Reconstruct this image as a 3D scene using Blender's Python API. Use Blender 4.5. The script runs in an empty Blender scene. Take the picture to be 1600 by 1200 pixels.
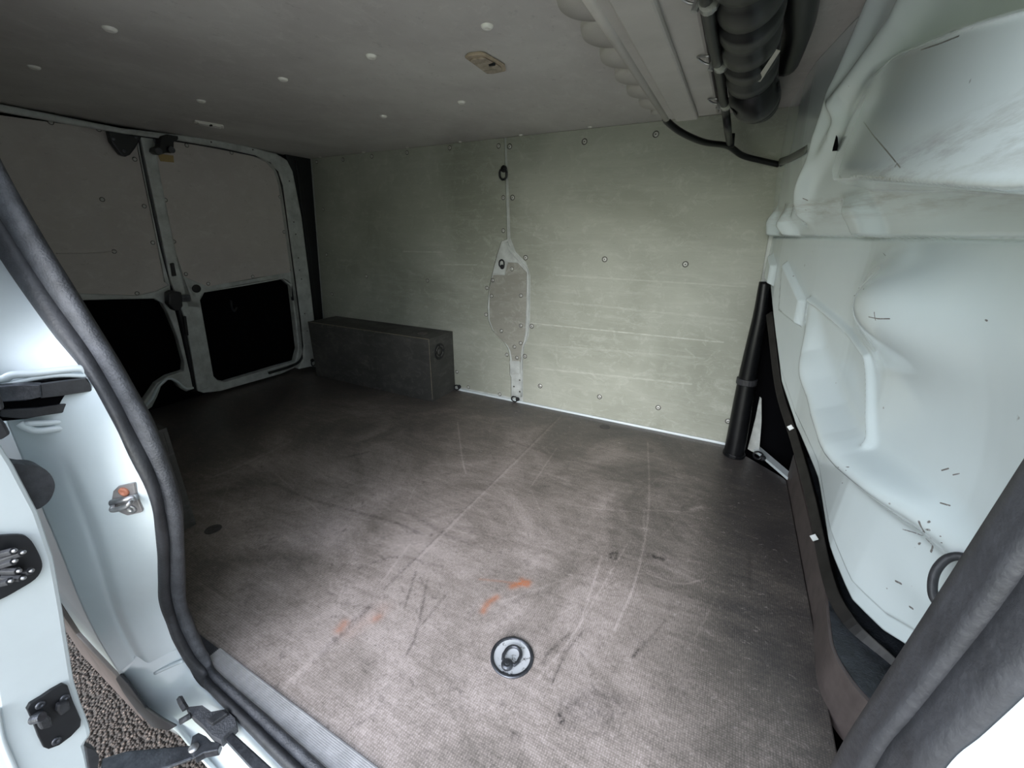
import bpy, bmesh, math, random
import numpy as np
from mathutils import Vector, Matrix
from mathutils.geometry import tessellate_polygon
random.seed(4); rng = np.random.RandomState(7)
scene = bpy.context.scene
COL = scene.collection
# ------------------------------------------------------------------ camera
F, PX, PY = 645.0, 800.0, 600.0
def _d(x, y):
    return Vector((x-PX, -(y-PY), -F)).normalized()
_ey = _d(1158, 368); _ex = -_d(-535, 356)
_ex = (_ex-_ey*_ex.dot(_ey)).normalized(); _ez = _ex.cross(_ey)
R3 = Matrix((_ex, _ey, _ez))
CAM = Vector((0, 0, 0.9588)); H = 1.41; D = 2.067
cd = bpy.data.cameras.new('camera'); cam = bpy.data.objects.new('camera', cd); COL.objects.link(cam)
cd.sensor_fit = 'HORIZONTAL'; cd.sensor_width = 36; cd.lens = F/1600*36; cd.clip_start = 0.01; cd.clip_end = 200
cam.matrix_world = Matrix.Translation(CAM) @ R3.to_4x4()
scene.camera = cam
# ------------------------------------------------------------------ world / light / exposure
w = bpy.data.worlds.new('sky'); scene.world = w; w.use_nodes = True
nt = w.node_tree; nt.nodes.clear()
_o = nt.nodes.new('ShaderNodeOutputWorld'); _b = nt.nodes.new('ShaderNodeBackground')
_t = nt.nodes.new('ShaderNodeTexCoord'); _s = nt.nodes.new('ShaderNodeSeparateXYZ')
_r = nt.nodes.new('ShaderNodeValToRGB'); _m = nt.nodes.new('ShaderNodeMath'); _m.operation = 'MULTIPLY_ADD'
_m.inputs[1].default_value = .5; _m.inputs[2].default_value = .5
nt.links.new(_t.outputs['Generated'], _s.inputs[0]); nt.links.new(_s.outputs[2], _m.inputs[0])
nt.links.new(_m.outputs[0], _r.inputs[0])
e = _r.color_ramp.elements
e[0].position = .0; e[0].color = (.30, .27, .25, 1)
e[1].position = 1.; e[1].color = (1.0, 1.12, 1.34, 1)
for p, c in ((.485, (.30, .33, .24, 1)), (.50, (.42, .46, .34, 1)), (.55, (.66, .74, .56, 1)), (.60, (1.25, 1.35, 1.5, 1))):
    k = e.new(p); k.color = c
nt.links.new(_r.outputs[0], _b.inputs[0])
_dt = nt.nodes.new('ShaderNodeVectorMath'); _dt.operation = 'DOT_PRODUCT'; _dt.inputs[1].default_value = (-.68, -.73, .0)
_mr = nt.nodes.new('ShaderNodeMapRange'); _mr.inputs[1].default_value = -.6; _mr.inputs[3].default_value = .34; _mr.inputs[4].default_value = 2.3
nt.links.new(_t.outputs['Generated'], _dt.inputs[0]); nt.links.new(_dt.outputs['Value'], _mr.inputs[0]); nt.links.new(_mr.outputs[0], _b.inputs[1])
nt.links.new(_b.outputs[0], _o.inputs[0])
sd = bpy.data.lights.new('sun', 'SUN'); sd.energy = 1.5; sd.angle = math.radians(40); sd.color = (1, .98, .95)
so = bpy.data.objects.new('sun', sd); COL.objects.link(so)
so.rotation_euler = Vector((-.08, 1, -.36)).to_track_quat('-Z', 'Y').to_euler()
scene.view_settings.view_transform = 'Standard'; scene.view_settings.look = 'None'
scene.view_settings.gamma = 1; scene.view_settings.use_curve_mapping = False
scene.view_settings.exposure = 1.0
try:
    scene.cycles.max_bounces = 12; scene.cycles.diffuse_bounces = 8
except Exception: pass

# ------------------------------------------------------------------ projection helpers (pixel of the photo -> point on a real plane)
def ray(x, y): return R3 @ Vector((x-PX, -(y-PY), -F))
def at(x, y, n, d):
    r = ray(x, y); n = Vector(n); t = (d-n.dot(CAM))/n.dot(r); return CAM+r*t
def aX(x, y, v): return at(x, y, (1, 0, 0), v)
def aY(x, y, v=D): return at(x, y, (0, 1, 0), v)
def aZ(x, y, v=0.): return at(x, y, (0, 0, 1), v)
LEAN = .15/1.41
def aR(x, y, off=0.): return at(x, y, (1, 0, -LEAN), -2.77+off)      # rear doors, leaning with the tail of the van

# ------------------------------------------------------------------ materials
def mat(name, col, rough=.5, metal=0., coat=0., var=.0, vscale=6., bump=0., bscale=60., spec=.5, stretch=(1, 1, 1)):
    m = bpy.data.materials.new(name); m.use_nodes = True
    t = m.node_tree; b = t.nodes['Principled BSDF']
    b.inputs['Base Color'].default_value = (*col, 1); b.inputs['Roughness'].default_value = rough
    b.inputs['Metallic'].default_value = metal; b.inputs['Coat Weight'].default_value = coat
    b.inputs['Coat Roughness'].default_value = .12; b.inputs['Specular IOR Level'].default_value = spec
    tc = t.nodes.new('ShaderNodeTexCoord'); mp = t.nodes.new('ShaderNodeMapping'); mp.inputs['Scale'].default_value = stretch
    t.links.new(tc.outputs['Object'], mp.inputs[0])
    if var > 0:
        n = t.nodes.new('ShaderNodeTexNoise'); n.inputs['Scale'].default_value = vscale; n.inputs['Detail'].default_value = 8
        n.inputs['Roughness'].default_value = .65
        t.links.new(mp.outputs[0], n.inputs['Vector'])
        mx = t.nodes.new('ShaderNodeMix'); mx.data_type = 'RGBA'
        r = t.nodes.new('ShaderNodeMapRange'); r.inputs[1].default_value = .35; r.inputs[2].default_value = .7
        t.links.new(n.outputs[0], r.inputs[0]); t.links.new(r.outputs[0], mx.inputs[0])
        mx.inputs[6].default_value = (*[c*(1-var) for c in col], 1); mx.inputs[7].default_value = (*[min(1, c*(1+var)) for c in col], 1)
        t.links.new(mx.outputs[2], b.inputs['Base Color'])
    if bump > 0:
        n2 = t.nodes.new('ShaderNodeTexNoise'); n2.inputs['Scale'].default_value = bscale; n2.inputs['Detail'].default_value = 5
        t.links.new(mp.outputs[0], n2.inputs['Vector'])
        bp = t.nodes.new('ShaderNodeBump'); bp.inputs['Strength'].default_value = bump; bp.inputs['Distance'].default_value = .004
        t.links.new(n2.outputs[0], bp.inputs['Height']); t.links.new(bp.outputs[0], b.inputs['Normal'])
    return m
class NT:
    """small node-writing helper"""
    def __init__(s, m): s.t = m.node_tree; s.b = s.t.nodes['Principled BSDF']
    def link(s, a, b): s.t.links.new(a, b)
    def n(s, kind): return s.t.nodes.new(kind)
    def coord(s, scale=(1, 1, 1), rot=(0, 0, 0)):
        tc = s.n('ShaderNodeTexCoord'); mp = s.n('ShaderNodeMapping'); mp.inputs['Scale'].default_value = scale; mp.inputs['Rotation'].default_value = rot
        s.link(tc.outputs['Object'], mp.inputs[0]); return mp.outputs[0]
    def noise(s, vec, scale, detail=6, rough=.6, dist=0.):
        k = s.n('ShaderNodeTexNoise'); k.inputs['Scale'].default_value = scale; k.inputs['Detail'].default_value = detail
        k.inputs['Roughness'].default_value = rough; k.inputs['Distortion'].default_value = dist; s.link(vec, k.inputs['Vector']); return k.outputs[0]
    def rng(s, v, a, b, c=0., d=1.):
        k = s.n('ShaderNodeMapRange'); s.link(v, k.inputs[0])
        for i, q in enumerate((a, b, c, d)): k.inputs[i+1].default_value = q
        return k.outputs[0]
    def math(s, op, a, b=None):
        k = s.n('ShaderNodeMath'); k.operation = op
        for i, q in enumerate((a, b)):
            if q is None: continue
            if isinstance(q, (int, float)): k.inputs[i].default_value = q
            else: s.link(q, k.inputs[i])
        return k.outputs[0]
    def mix(s, f, a, b, mode='MIX'):
        k = s.n('ShaderNodeMix'); k.data_type = 'RGBA'; k.blend_type = mode
        if isinstance(f, (int, float)): k.inputs[0].default_value = f
        else: s.link(f, k.inputs[0])
        for i, q in ((6, a), (7, b)):
            if isinstance(q, tuple): k.inputs[i].default_value = (*q, 1)
            else: s.link(q, k.inputs[i])
        return k.outputs[2]
    def seg(s, vec, a, b, wd):
        """mask of a scratch from a to b (3D points), half width wd"""
        a = Vector(a); b = Vector(b); ab = b-a; L2 = ab.length_squared
        p = s.n('ShaderNodeVectorMath'); p.operation = 'SUBTRACT'; s.link(vec, p.inputs[0]); p.inputs[1].default_value = a
        dt = s.n('ShaderNodeVectorMath'); dt.operation = 'DOT_PRODUCT'; s.link(p.outputs[0], dt.inputs[0]); dt.inputs[1].default_value = ab/L2
        cl = s.n('ShaderNodeClamp'); s.link(dt.outputs['Value'], cl.inputs[0])
        sc = s.n('ShaderNodeVectorMath'); sc.operation = 'SCALE'; sc.inputs[0].default_value = ab; s.link(cl.outputs[0], sc.inputs['Scale'])
        ds = s.n('ShaderNodeVectorMath'); ds.operation = 'DISTANCE'; s.link(p.outputs[0], ds.inputs[0]); s.link(sc.outputs[0], ds.inputs[1])
        return s.rng(ds.outputs['Value'], wd, wd*.6)
    def bump(s, h, strength=.3, dist=.003):
        k = s.n('ShaderNodeBump'); k.inputs['Strength'].default_value = strength; k.inputs['Distance'].default_value = dist
        s.link(h, k.inputs['Height']); s.link(k.outputs[0], s.b.inputs['Normal'])

M = {}
M['paint'] = mat('white_paint', (.70, .77, .80), .28, coat=.6, var=.04, vscale=5, bump=.03, bscale=8)
M['paint_dirty'] = mat('dirty_white_paint', (.52, .545, .53), .4, coat=.3, var=.22, vscale=14)
M['black'] = mat('black_plastic', (.012, .013, .016), .42, var=.3, vscale=12)
M['steptex'] = mat('scuffed_black_mat', (.030, .034, .040), .35, var=.6, vscale=45, bump=.5, bscale=220)
M['plug'] = mat('dark_grey_plug', (.075, .07, .068), .6, var=.3, vscale=60)
M['void'] = mat('void_black', (.003, .003, .004), .9, spec=.05, var=.2)  # near-black painted in place of deep shade in hollows, also on backings
M['rubber'] = mat('seal_rubber', (.034, .035, .040), .5, var=.35, vscale=22, bump=.25, bscale=180)
M['rubber2'] = mat('seal_rubber_worn', (.07, .073, .083), .55, var=.35, vscale=30, bump=.5, bscale=300)
M['hose'] = mat('hose_rubber', (.005, .0055, .0065), .38, spec=.35, var=.3, vscale=30)
M['steel'] = mat('zinc_steel', (.42, .42, .43), .35, metal=.9, var=.25, vscale=40)
M['steel_dark'] = mat('dark_oiled_steel', (.10, .105, .12), .35, metal=.7, var=.35, vscale=40, bump=.2, bscale=150)
M['rivet'] = mat('rivet_metal', (.62, .62, .59), .4, metal=.4, var=.2)
M['rivet_white'] = mat('white_plastic_rivet', (.86, .85, .80), .35)
M['rivet_dark'] = mat('rivet_core', (.06, .055, .05), .5)
M['unit'] = mat('grey_moulded_plastic', (.43, .41, .38), .5, var=.08, vscale=8, bump=.12, bscale=250)
M['tape'] = mat('yellowed_label', (.42, .30, .12), .6, var=.15)
M['grey_band'] = mat('grey_tape', (.17, .18, .165), .5)
M['brown'] = mat('dusty_brown_plastic', (.105, .085, .08), .45, var=.25, vscale=18)
M['brown_dark'] = mat('dusty_black_brown_plastic', (.018, .016, .015), .5, var=.5, vscale=22)
M['tyre'] = mat('tyre_rubber', (.025, .024, .022), .75, var=.4, vscale=30, bump=.4)
M['lamp'] = mat('yellowed_lamp_lens', (.42, .34, .25), .25, var=.12, vscale=50)
M['lens'] = mat('brownish_lamp_lens', (.42, .35, .28), .2, var=.45, vscale=35)
M['rust'] = mat('rusty_screw', (.42, .16, .10), .5, var=.3, vscale=200)
M['alu'] = mat('ribbed_aluminium', (.56, .55, .56), .5, metal=.2, var=.15, vscale=30)

def ply_mat(name, c0, c1, c2, sx=(1, 1, 1), scratch=()):
    m = mat(name, c0, .62, spec=.35); k = NT(m)
    big = k.noise(k.coord(), 1.7, 4, .55, .6)
    streak = k.noise(k.coord(sx), 5., 9, .68, .3)
    fine = k.noise(k.coord(tuple(q*1.0 for q in sx)), 28., 6, .75, .2)
    speck = k.noise(k.coord(), 150., 3, .7)
    col = k.mix(k.rng(big, .38, .66), c0, c1)
    col = k.mix(k.math('MULTIPLY', k.rng(streak, .50, .78), .32), col, c2)
    scuf = k.noise(k.coord((1.3, 1, 1.7)), 11., 9, .75, 1.2)
    col = k.mix(k.math('MULTIPLY', k.rng(scuf, .52, .72), .5), col, c2)
    col = k.mix(k.math('MULTIPLY', k.rng(fine, .60, .74), .55), col, c2)
    col = k.mix(k.math('MULTIPLY', k.rng(fine, .40, .30), .35), col, tuple(q*.45 for q in c0))
    col = k.mix(k.math('MULTIPLY', k.rng(speck, .66, .75), .25), col, tuple(q*.35 for q in c0))
    vec = k.coord()
    for a, b, wd, s in scratch:
        col = k.mix(k.math('MULTIPLY', k.math('MULTIPLY', k.seg(vec, a, b, wd), s), k.rng(fine, .35, .6)), col, c2)
    k.link(col, k.b.inputs['Base Color'])
    k.link(k.rng(streak, .3, .7, .72, .5), k.b.inputs['Roughness'])
    k.bump(fine, .12, .002)
    return m
def wp(x, y): return tuple(aY(x, y, D))
wscr = [(wp(855, 470), wp(1150, 500), .006, .35), (wp(800, 535), wp(1100, 560), .007, .3), (wp(830, 505), wp(1130, 535), .004, .9),
        (wp(870, 430), wp(1165, 448), .004, .5), (wp(630, 393), wp(690, 394), .004, .9), (wp(690, 413), wp(745, 414), .003, .8),
        (wp(835, 575), wp(1080, 600), .006, .55), (wp(990, 660), wp(1060, 672), .005, -.8)]
M['wall_ply'] = ply_mat('worn_grey_plywood_wall', (.30, .312, .262), (.42, .432, .375), (.57, .585, .53), (1, 1, 6.5), wscr)
M['patch_ply'] = ply_mat('worn_darker_plywood', (.27, .265, .23), (.37, .365, .32), (.55, .55, .52), (1, 1, 6))
M['door_ply'] = ply_mat('grey_plywood_door', (.54, .495, .47), (.63, .585, .555), (.70, .67, .64), (1, 1, 2))
M['ceil_ply'] = ply_mat('grey_plywood_ceiling', (.50, .475, .46), (.61, .59, .565), (.70, .68, .65), (1.6, 1, 1))
M['box_ply'] = ply_mat('dark_plywood_box', (.055, .055, .053), (.09, .088, .084), (.19, .18, .17), (1, 1, 2.5))

# ------------------------------------------------------------------ object helpers
def tag(o, label=None, cat=None, group=None, kind=None):
    for k, v in (('label', label), ('category', cat), ('group', group), ('kind', kind)):
        if v: o[k] = v
    return o
def empty(name, loc, label=None, cat=None, group=None, kind=None):
    o = bpy.data.objects.new(name, None); COL.objects.link(o); o.location = loc; o.empty_display_size = .02
    bpy.context.view_layer.update()
    return tag(o, label, cat, group, kind)
def obj(name, bm, material, parent=None, smooth=False, bevel=0., loc=None, sub=0):
    me = bpy.data.meshes.new(name); bmesh.ops.recalc_face_normals(bm, faces=bm.faces); bm.to_mesh(me); bm.free()
    o = bpy.data.objects.new(name, me); COL.objects.link(o)
    me.materials.append(M[material] if isinstance(material, str) else material)
    if smooth:
        for p in me.polygons: p.use_smooth = True
    if bevel:
        b = o.modifiers.new('bevel', 'BEVEL'); b.width = bevel; b.segments = 2; b.limit_method = 'ANGLE'; b.angle_limit = math.radians(40)
    if sub:
        s = o.modifiers.new('sub', 'SUBSURF'); s.levels = sub; s.render_levels = sub
    if parent:
        o.parent = parent; pw = Vector((0, 0, 0)); q = parent
        while q: pw += q.location; q = q.parent
        o.location = -pw                       # meshes are written in world coordinates
    return o
def box(bm, x0, x1, y0, y1, z0, z1):
    vs = [bm.verts.new((x, y, z)) for x in (x0, x1) for y in (y0, y1) for z in (z0, z1)]
    for f in ((0, 1, 3, 2), (4, 6, 7, 5), (0, 4, 5, 1), (2, 3, 7, 6), (0, 2, 6, 4), (1, 5, 7, 3)):
        bm.faces.new([vs[i] for i in f])
    return bm
def bx(*a): return box(bmesh.new(), *a)
def prism(pts, off, bm=None):
    """polygon of 3D points pushed along the vector off"""
    bm = bm or bmesh.new(); off = Vector(off); pts = [Vector(p) for p in pts]
    a = [bm.verts.new(p) for p in pts]; b = [bm.verts.new(p+off) for p in pts]
    for t in tessellate_polygon([pts]):
        try:
            bm.faces.new([a[i] for i in t]); bm.faces.new([b[i] for i in reversed(t)])
        except ValueError: pass
    n = len(pts)
    for i in range(n): bm.faces.new((a[i], a[(i+1) % n], b[(i+1) % n], b[i]))
    return bm
def smooth_path(pts, n=6, closed=False):
    pts = [Vector(p) for p in pts]; out = []; N = len(pts)
    rngi = range(N if closed else N-1)
    for i in rngi:
        p1 = pts[i]; p2 = pts[(i+1) % N]
        p0 = pts[i-1] if (i > 0 or closed) else p1*2-p2
        p3 = pts[(i+2) % N] if (i+2 < N or closed) else p2*2-p1
        for k in range(n):
            t = k/n
            out.append(.5*((2*p1)+(p2-p0)*t+(2*p0-5*p1+4*p2-p3)*t*t+(3*p1-p0-3*p2+p3)*t**3))
    if not closed: out.append(pts[-1])
    return out
def tube(pts, r, bm=None, n=12, closed=False, flat=1., caps=True, up=None):
    bm = bm or bmesh.new(); N = len(pts); rings = []
    prev = None
    for i, p in enumerate(pts):
        a = pts[i-1] if (i > 0 or closed) else pts[0]; b = pts[(i+1) % N] if (i < N-1 or closed) else pts[-1]
        t = (Vector(b)-Vector(a)).normalized()
        if up is not None: u = Vector(up)
        elif prev is None: u = Vector((0, 0, 1)) if abs(t.z) < .9 else Vector((1, 0, 0))
        else: u = prev
        u = (u-t*u.dot(t)).normalized(); prev = u; v = t.cross(u)
        rr = r[i] if isinstance(r, (list, tuple)) else (r(i/(N-1)) if callable(r) else r)
        rings.append([bm.verts.new(Vector(p)+u*math.cos(k*2*math.pi/n)*rr*flat+v*math.sin(k*2*math.pi/n)*rr) for k in range(n)])
    for i in range(N if closed else N-1):
        A = rings[i]; B = rings[(i+1) % N]
        for k in range(n): bm.faces.new((A[k], A[(k+1) % n], B[(k+1) % n], B[k]))
    if caps and not closed:
        bm.faces.new(rings[0]); bm.faces.new(list(reversed(rings[-1])))
    return bm
def cyl(c, ax, r, h, bm=None, n=20, r2=None):
    c = Vector(c); ax = Vector(ax).normalized()
    return tube([c, c+ax*h], [r, r if r2 is None else r2], bm, n)
def lathe(c, ax, prof, n=24, bm=None):
    """prof: list of (radius, height along ax)"""
    c = Vector(c); ax = Vector(ax).normalized(); u = ax.orthogonal().normalized(); v = ax.cross(u); bm = bm or bmesh.new(); R = []
    for r, h in prof:
        if r < 1e-6: R.append([bm.verts.new(c+ax*h)])
        else: R.append([bm.verts.new(c+ax*h+u*math.cos(k*2*math.pi/n)*r+v*math.sin(k*2*math.pi/n)*r) for k in range(n)])
    for A, B in zip(R, R[1:]):
        for k in range(n):
            q = [A[k % len(A)], A[(k+1) % len(A)], B[(k+1) % len(B)], B[k % len(B)]]
            q = [x for i, x in enumerate(q) if x not in q[:i]]
            if len(q) > 2: bm.faces.new(q)
    return bm
def grid_obj(name, V, material, parent=None, smooth=True, thick=0., off=None):
    """V: array (n,m,3)"""
    n, m, _ = V.shape; me = bpy.data.meshes.new(name)
    idx = np.arange(n*m).reshape(n, m)
    q = np.stack([idx[:-1, :-1], idx[1:, :-1], idx[1:, 1:], idx[:-1, 1:]], -1).reshape(-1, 4)
    me.vertices.add(n*m); me.vertices.foreach_set('co', V.reshape(-1).astype(np.float32))
    me.loops.add(q.size); me.loops.foreach_set('vertex_index', q.reshape(-1).astype(np.int32))
    me.polygons.add(len(q)); me.polygons.foreach_set('loop_start', np.arange(0, q.size, 4, dtype=np.int32))
    me.update(calc_edges=True); me.validate()
    if smooth: me.polygons.foreach_set('use_smooth', np.ones(len(me.polygons), bool))
    me.materials.append(M[material] if isinstance(material, str) else material)
    o = bpy.data.objects.new(name, me); COL.objects.link(o)
    if thick:
        s = o.modifiers.new('solid', 'SOLIDIFY'); s.thickness = thick; s.offset = off if off is not None else -1
    if parent: o.parent = parent; o.location = -parent.location
    return o
def rivet(p, n, parent, r=.0065, mtl='rivet'):
    o = obj('rivet', lathe(p, n, [(r*1.38, .0003), (r, .0006), (r*.95, .0018), (r*.55, .0034), (r*.34, .0034), (r*.3, .0022), (0, .0022)], 12), mtl, parent, smooth=True)
    o.data.materials.append(M['rivet_dark']); c = Vector(p)
    for f in o.data.polygons:
        d = (f.center-c).length
        if d > r*1.02 or d < r*.33: f.material_index = 1
    return o

# ================================================================== SETTING
# ground outside (gravel lane)
def gravel_mat():
    m = mat('wet_gravel', (.1, .08, .07), .7); k = NT(m); v = k.coord()
    vo = k.n('ShaderNodeTexVoronoi'); vo.inputs['Scale'].default_value = 95; k.link(v, vo.inputs['Vector'])
    r = k.n('ShaderNodeValToRGB'); k.link(vo.outputs['Color'], r.inputs[0]); el = r.color_ramp.elements
    el[0].color = (.05, .033, .025, 1); el[1].color = (.40, .30, .24, 1); el.new(.6).color = (.13, .09, .068, 1)
    gcol = k.mix(k.rng(vo.outputs['Distance'], .0, .6), r.outputs[0], (.04, .03, .024))
    sp = k.n('ShaderNodeSeparateXYZ'); k.link(v, sp.inputs[0])
    wob = k.math('ADD', sp.outputs[1], k.math('MULTIPLY', k.noise(v, 1.5), .5))
    gcol = k.mix(k.rng(wob, -.1, -.5), gcol, (.58, .53, .51))          # unseen pale ground added to bounce light into the van
    gcol = k.mix(k.rng(wob, -2.2, -2.5), gcol, (.36, .43, .22))        # lawn beyond it
    k.link(gcol, k.b.inputs['Base Color'])
    k.bump(k.math('SUBTRACT', 1., vo.outputs['Distance']), .9, .02); return m
M['gravel'] = gravel_mat()
gx = np.linspace(-6, 5, 180); gy = np.linspace(-6, 5, 180)
G = np.zeros((180, 180, 3)); G[..., 0] = gx[:, None]; G[..., 1] = gy[None]; G[..., 2] = -.62+rng.rand(180, 180)*.012
g = grid_obj('ground', G, 'gravel', smooth=False); tag(g, kind='structure')

# floor : dense sheet whose wear, painted bulkhead shade, stains and scratches are stored per point
def floor_mat():
    m = mat('worn_phenolic_floor', (.1, .09, .085), .5, spec=.6); k = NT(m)
    at_ = k.n('ShaderNodeAttribute'); at_.attribute_name = 'wear_shade'; sp = k.n('ShaderNodeSeparateColor'); k.link(at_.outputs['Color'], sp.inputs[0])
    wear_shade, dark, orange = sp.outputs[0], sp.outputs[1], sp.outputs[2]
    big = k.noise(k.coord(), 2.3, 8, .7, .8)
    st = k.noise(k.coord((1, 5, 1)), 9, 9, .75, .5)
    fine = k.noise(k.coord((2.2, 1, 1)), 110, 5, .8)
    blot = k.noise(k.coord(), 16, 9, .75, 1.2)
    vo = k.n('ShaderNodeTexChecker'); 
    w1 = k.n('ShaderNodeTexWave'); w1.inputs['Scale'].default_value = 62; w1.bands_direction = 'X'; k.link(k.coord(), w1.inputs['Vector'])
    w2 = k.n('ShaderNodeTexWave'); w2.inputs['Scale'].default_value = 62; w2.bands_direction = 'Y'; k.link(k.coord(), w2.inputs['Vector'])
    mesh = k.math('MULTIPLY', w1.outputs[0], w2.outputs[0])
    f = k.math('ADD', k.math('MULTIPLY', wear_shade, 1.0), k.math('MULTIPLY', k.math('SUBTRACT', big, .5), 1.3))
    f = k.math('ADD', f, k.math('MULTIPLY', k.math('SUBTRACT', st, .5), .55))
    f = k.math('ADD', f, k.math('MULTIPLY', k.math('SUBTRACT', fine, .5), 1.05))
    f = k.math('ADD', f, k.math('MULTIPLY', k.math('SUBTRACT', mesh, .3), .2))
    r = k.n('ShaderNodeValToRGB'); k.link(f, r.inputs[0]); el = r.color_ramp.elements
    el[0].position = 0; el[0].color = (.055, .050, .050, 1); el[1].position = 1; el[1].color = (.56, .48, .46, 1)
    el.new(.35).color = (.135, .118, .104, 1); el.new(.65).color = (.30, .255, .232, 1)
    blot2 = k.noise(k.coord((1, 1.6, 1)), 48, 8, .8, .8)
    c = k.mix(k.math('MULTIPLY', k.rng(blot, .56, .70), .6), r.outputs[0], (.07, .06, .057))
    c = k.mix(k.math('MULTIPLY', k.rng(blot2, .56, .66), .55), c, (.085, .072, .068))
    c = k.mix(k.math('MULTIPLY', k.rng(blot2, .42, .32), .45), c, (.62, .53, .51))
    c = k.mix(k.math('MULTIPLY', dark, k.rng(k.noise(k.coord(), 70, 5, .8, 1.), .40, .58, .15, 1.)), c, (.022, .018, .018))
    c = k.mix(k.math('MULTIPLY', orange, k.rng(fine, .35, .6, .25, 1.)), c, (.50, .15, .045))
    k.link(c, k.b.inputs['Base Color']); k.link(k.rng(f, 0, 1, .38, .62), k.b.inputs['Roughness'])
    k.bump(k.math('ADD', mesh, fine), .10, .0015); return m
M['floor'] = floor_mat()
STEP = .004
ys = np.arange(.318, D+.001, STEP); us = np.arange(0, 1.0001, STEP/3.15)
def xmax(y): return np.where(y < 1.85, .337, .337+(y-1.85)/(D-1.85)*(.11-.337))
XX = -2.82+us[:, None]*(xmax(ys)[None]+2.82); YY = np.broadcast_to(ys[None], XX.shape)
def sm(a, b, x): t = np.clip((x-a)/(b-a), 0, 1); return t*t*(3-2*t)
def blob(cx, cy, rx, ry, ang=0, pw=2):
    c, s = math.cos(ang), math.sin(ang); dx = XX-cx; dy = YY-cy; a = (dx*c+dy*s)/rx; b = (-dx*s+dy*c)/ry
    return np.exp(-(a*a+b*b)**(pw/2))
wear_shade = .40+.34*blob(-.60, .62, .75, .50)+.16*blob(-.9, 1.05, .9, .5)-.22*sm(.0, .16, XX)*sm(.70, .95, YY)-.18*sm(1.72, 1.95, YY)-.22*sm(-1.6, -2.2, XX)  # the term towards the bulkhead paints its shadow into this tone
wear_shade -= .12*blob(-.95, .55, .15, .25)+.16*blob(-.62, .44, .10, .07)+.08*sm(-.02, .14, XX)  # last term paints more of that bulkhead shadow
dark = np.zeros_like(XX); org = np.zeros_like(XX)
def stroke(arr, pts, wd, s, sm_=True):
    P = [Vector((aZ(*p).x, aZ(*p).y, 0)) for p in pts]
    if sm_ and len(P) > 2: P = smooth_path(P, 5)
    acc = np.zeros_like(XX)
    for a, b in zip(P, P[1:]):
        dx, dy = b.x-a.x, b.y-a.y; L = dx*dx+dy*dy+1e-9
        x0, x1 = min(a.x, b.x)-.03, max(a.x, b.x)+.03; y0, y1 = min(a.y, b.y)-.03, max(a.y, b.y)+.03
        sel = (XX > x0) & (XX < x1) & (YY > y0) & (YY < y1)
        t = np.clip(((XX-a.x)*dx+(YY-a.y)*dy)/L, 0, 1); d2 = np.hypot(XX-a.x-t*dx, YY-a.y-t*dy)
        acc = np.maximum(acc, np.where(sel, np.exp(-(d2/wd)**2), 0))
    arr += (s if arr is not wear_shade else s*.5)*acc
# joint of the two boards
stroke(wear_shade, [(877, 650), (800, 727), (735, 790), (700, 826), (650, 876)], .007, .30)
stroke(dark, [(874, 650), (797, 727), (732, 790), (690, 832), (600, 921)], .004, .45)
stroke(wear_shade, [(560, 960), (500, 1019), (452, 1067)], .010, .30)
stroke(dark, [(575, 950), (520, 1003), (505, 1018)], .011, .6)
stroke(dark, [(445, 690), (380, 722), (330, 745)], .004, .35)
stroke(wear_shade, [(450, 692), (385, 724), (320, 750)], .006, .2)
for pts, wd, s in (([(425, 755), (480, 778), (540, 795), (620, 818), (660, 835)], .006, .5), ([(560, 888), (620, 870), (690, 885)], .005, .35), ([(650, 893), (632, 950)], .003, .7), ([(668, 905), (652, 985), (636, 1022)], .003, .7),
                   ([(700, 925), (660, 975)], .003, .5), ([(890, 990), (855, 1022), (848, 1036)], .004, .7), ([(912, 985), (885, 1020), (862, 1068)], .003, .7), ([(1040, 970), (988, 1027)], .003, .5), ([(990, 1025), (1002, 1012)], .004, .7),
                   ([(880, 1105), (930, 1085), (985, 1100)], .016, .45), ([(895, 1120), (950, 1110)], .02, .4), ([(874, 1118), (878, 1128)], .007, 1.), ([(803, 1148), (806, 1152)], .007, .9), ([(1015, 868), (1035, 873)], .007, 1.), ([(1000, 862), (1050, 880)], .02, .35),
                   ([(952, 866), (966, 862)], .004, 1.), ([(954, 872), (958, 862)], .004, 1.), ([(962, 874), (964, 862)], .004, 1.), ([(545, 714), (575, 706)], .010, .6), ([(520, 632), (545, 637)], .012, .6), ([(640, 800), (700, 838), (740, 850)], .012, .35),
                   ([(800, 690), (870, 712), (960, 735)], .012, .35), ([(870, 755), (960, 790), (1080, 820)], .012, .28), ([(290, 985), (300, 920)], .02, .3), ([(800, 985), (805, 1000)], .012, .5), ([(1170, 860), (1172, 920)], .006, .4)):
    stroke(dark, pts, wd, s)
for pts, wd, s in (([(715, 660), (722, 715), (728, 740)], .003, .5), ([(1012, 690), (1014, 790), (995, 900), (960, 985)], .003, .45), ([(1008, 797), (1080, 800)], .004, .3), ([(1006, 797), (1006, 830)], .004, .3), ([(940, 870), (905, 980)], .003, .35), ([(870, 700), (830, 760)], .003, .35),
                   ([(860, 742), (890, 752)], .007, .25), ([(640, 850), (600, 905)], .003, .35), ([(1080, 796), (1096, 792)], .010, .5), ([(1010, 895), (1060, 912), (1100, 905)], .003, .4), ([(1110, 1080), (1130, 1100)], .003, .3), ([(980, 850), (900, 985), (840, 1060)], .002, .35),
                   ([(780, 760), (900, 790), (1000, 800)], .002, .3), ([(1085, 1000), (1120, 930)], .002, .3), ([(500, 800), (430, 740)], .002, .3)):
    stroke(wear_shade, pts, wd, s)
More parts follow.
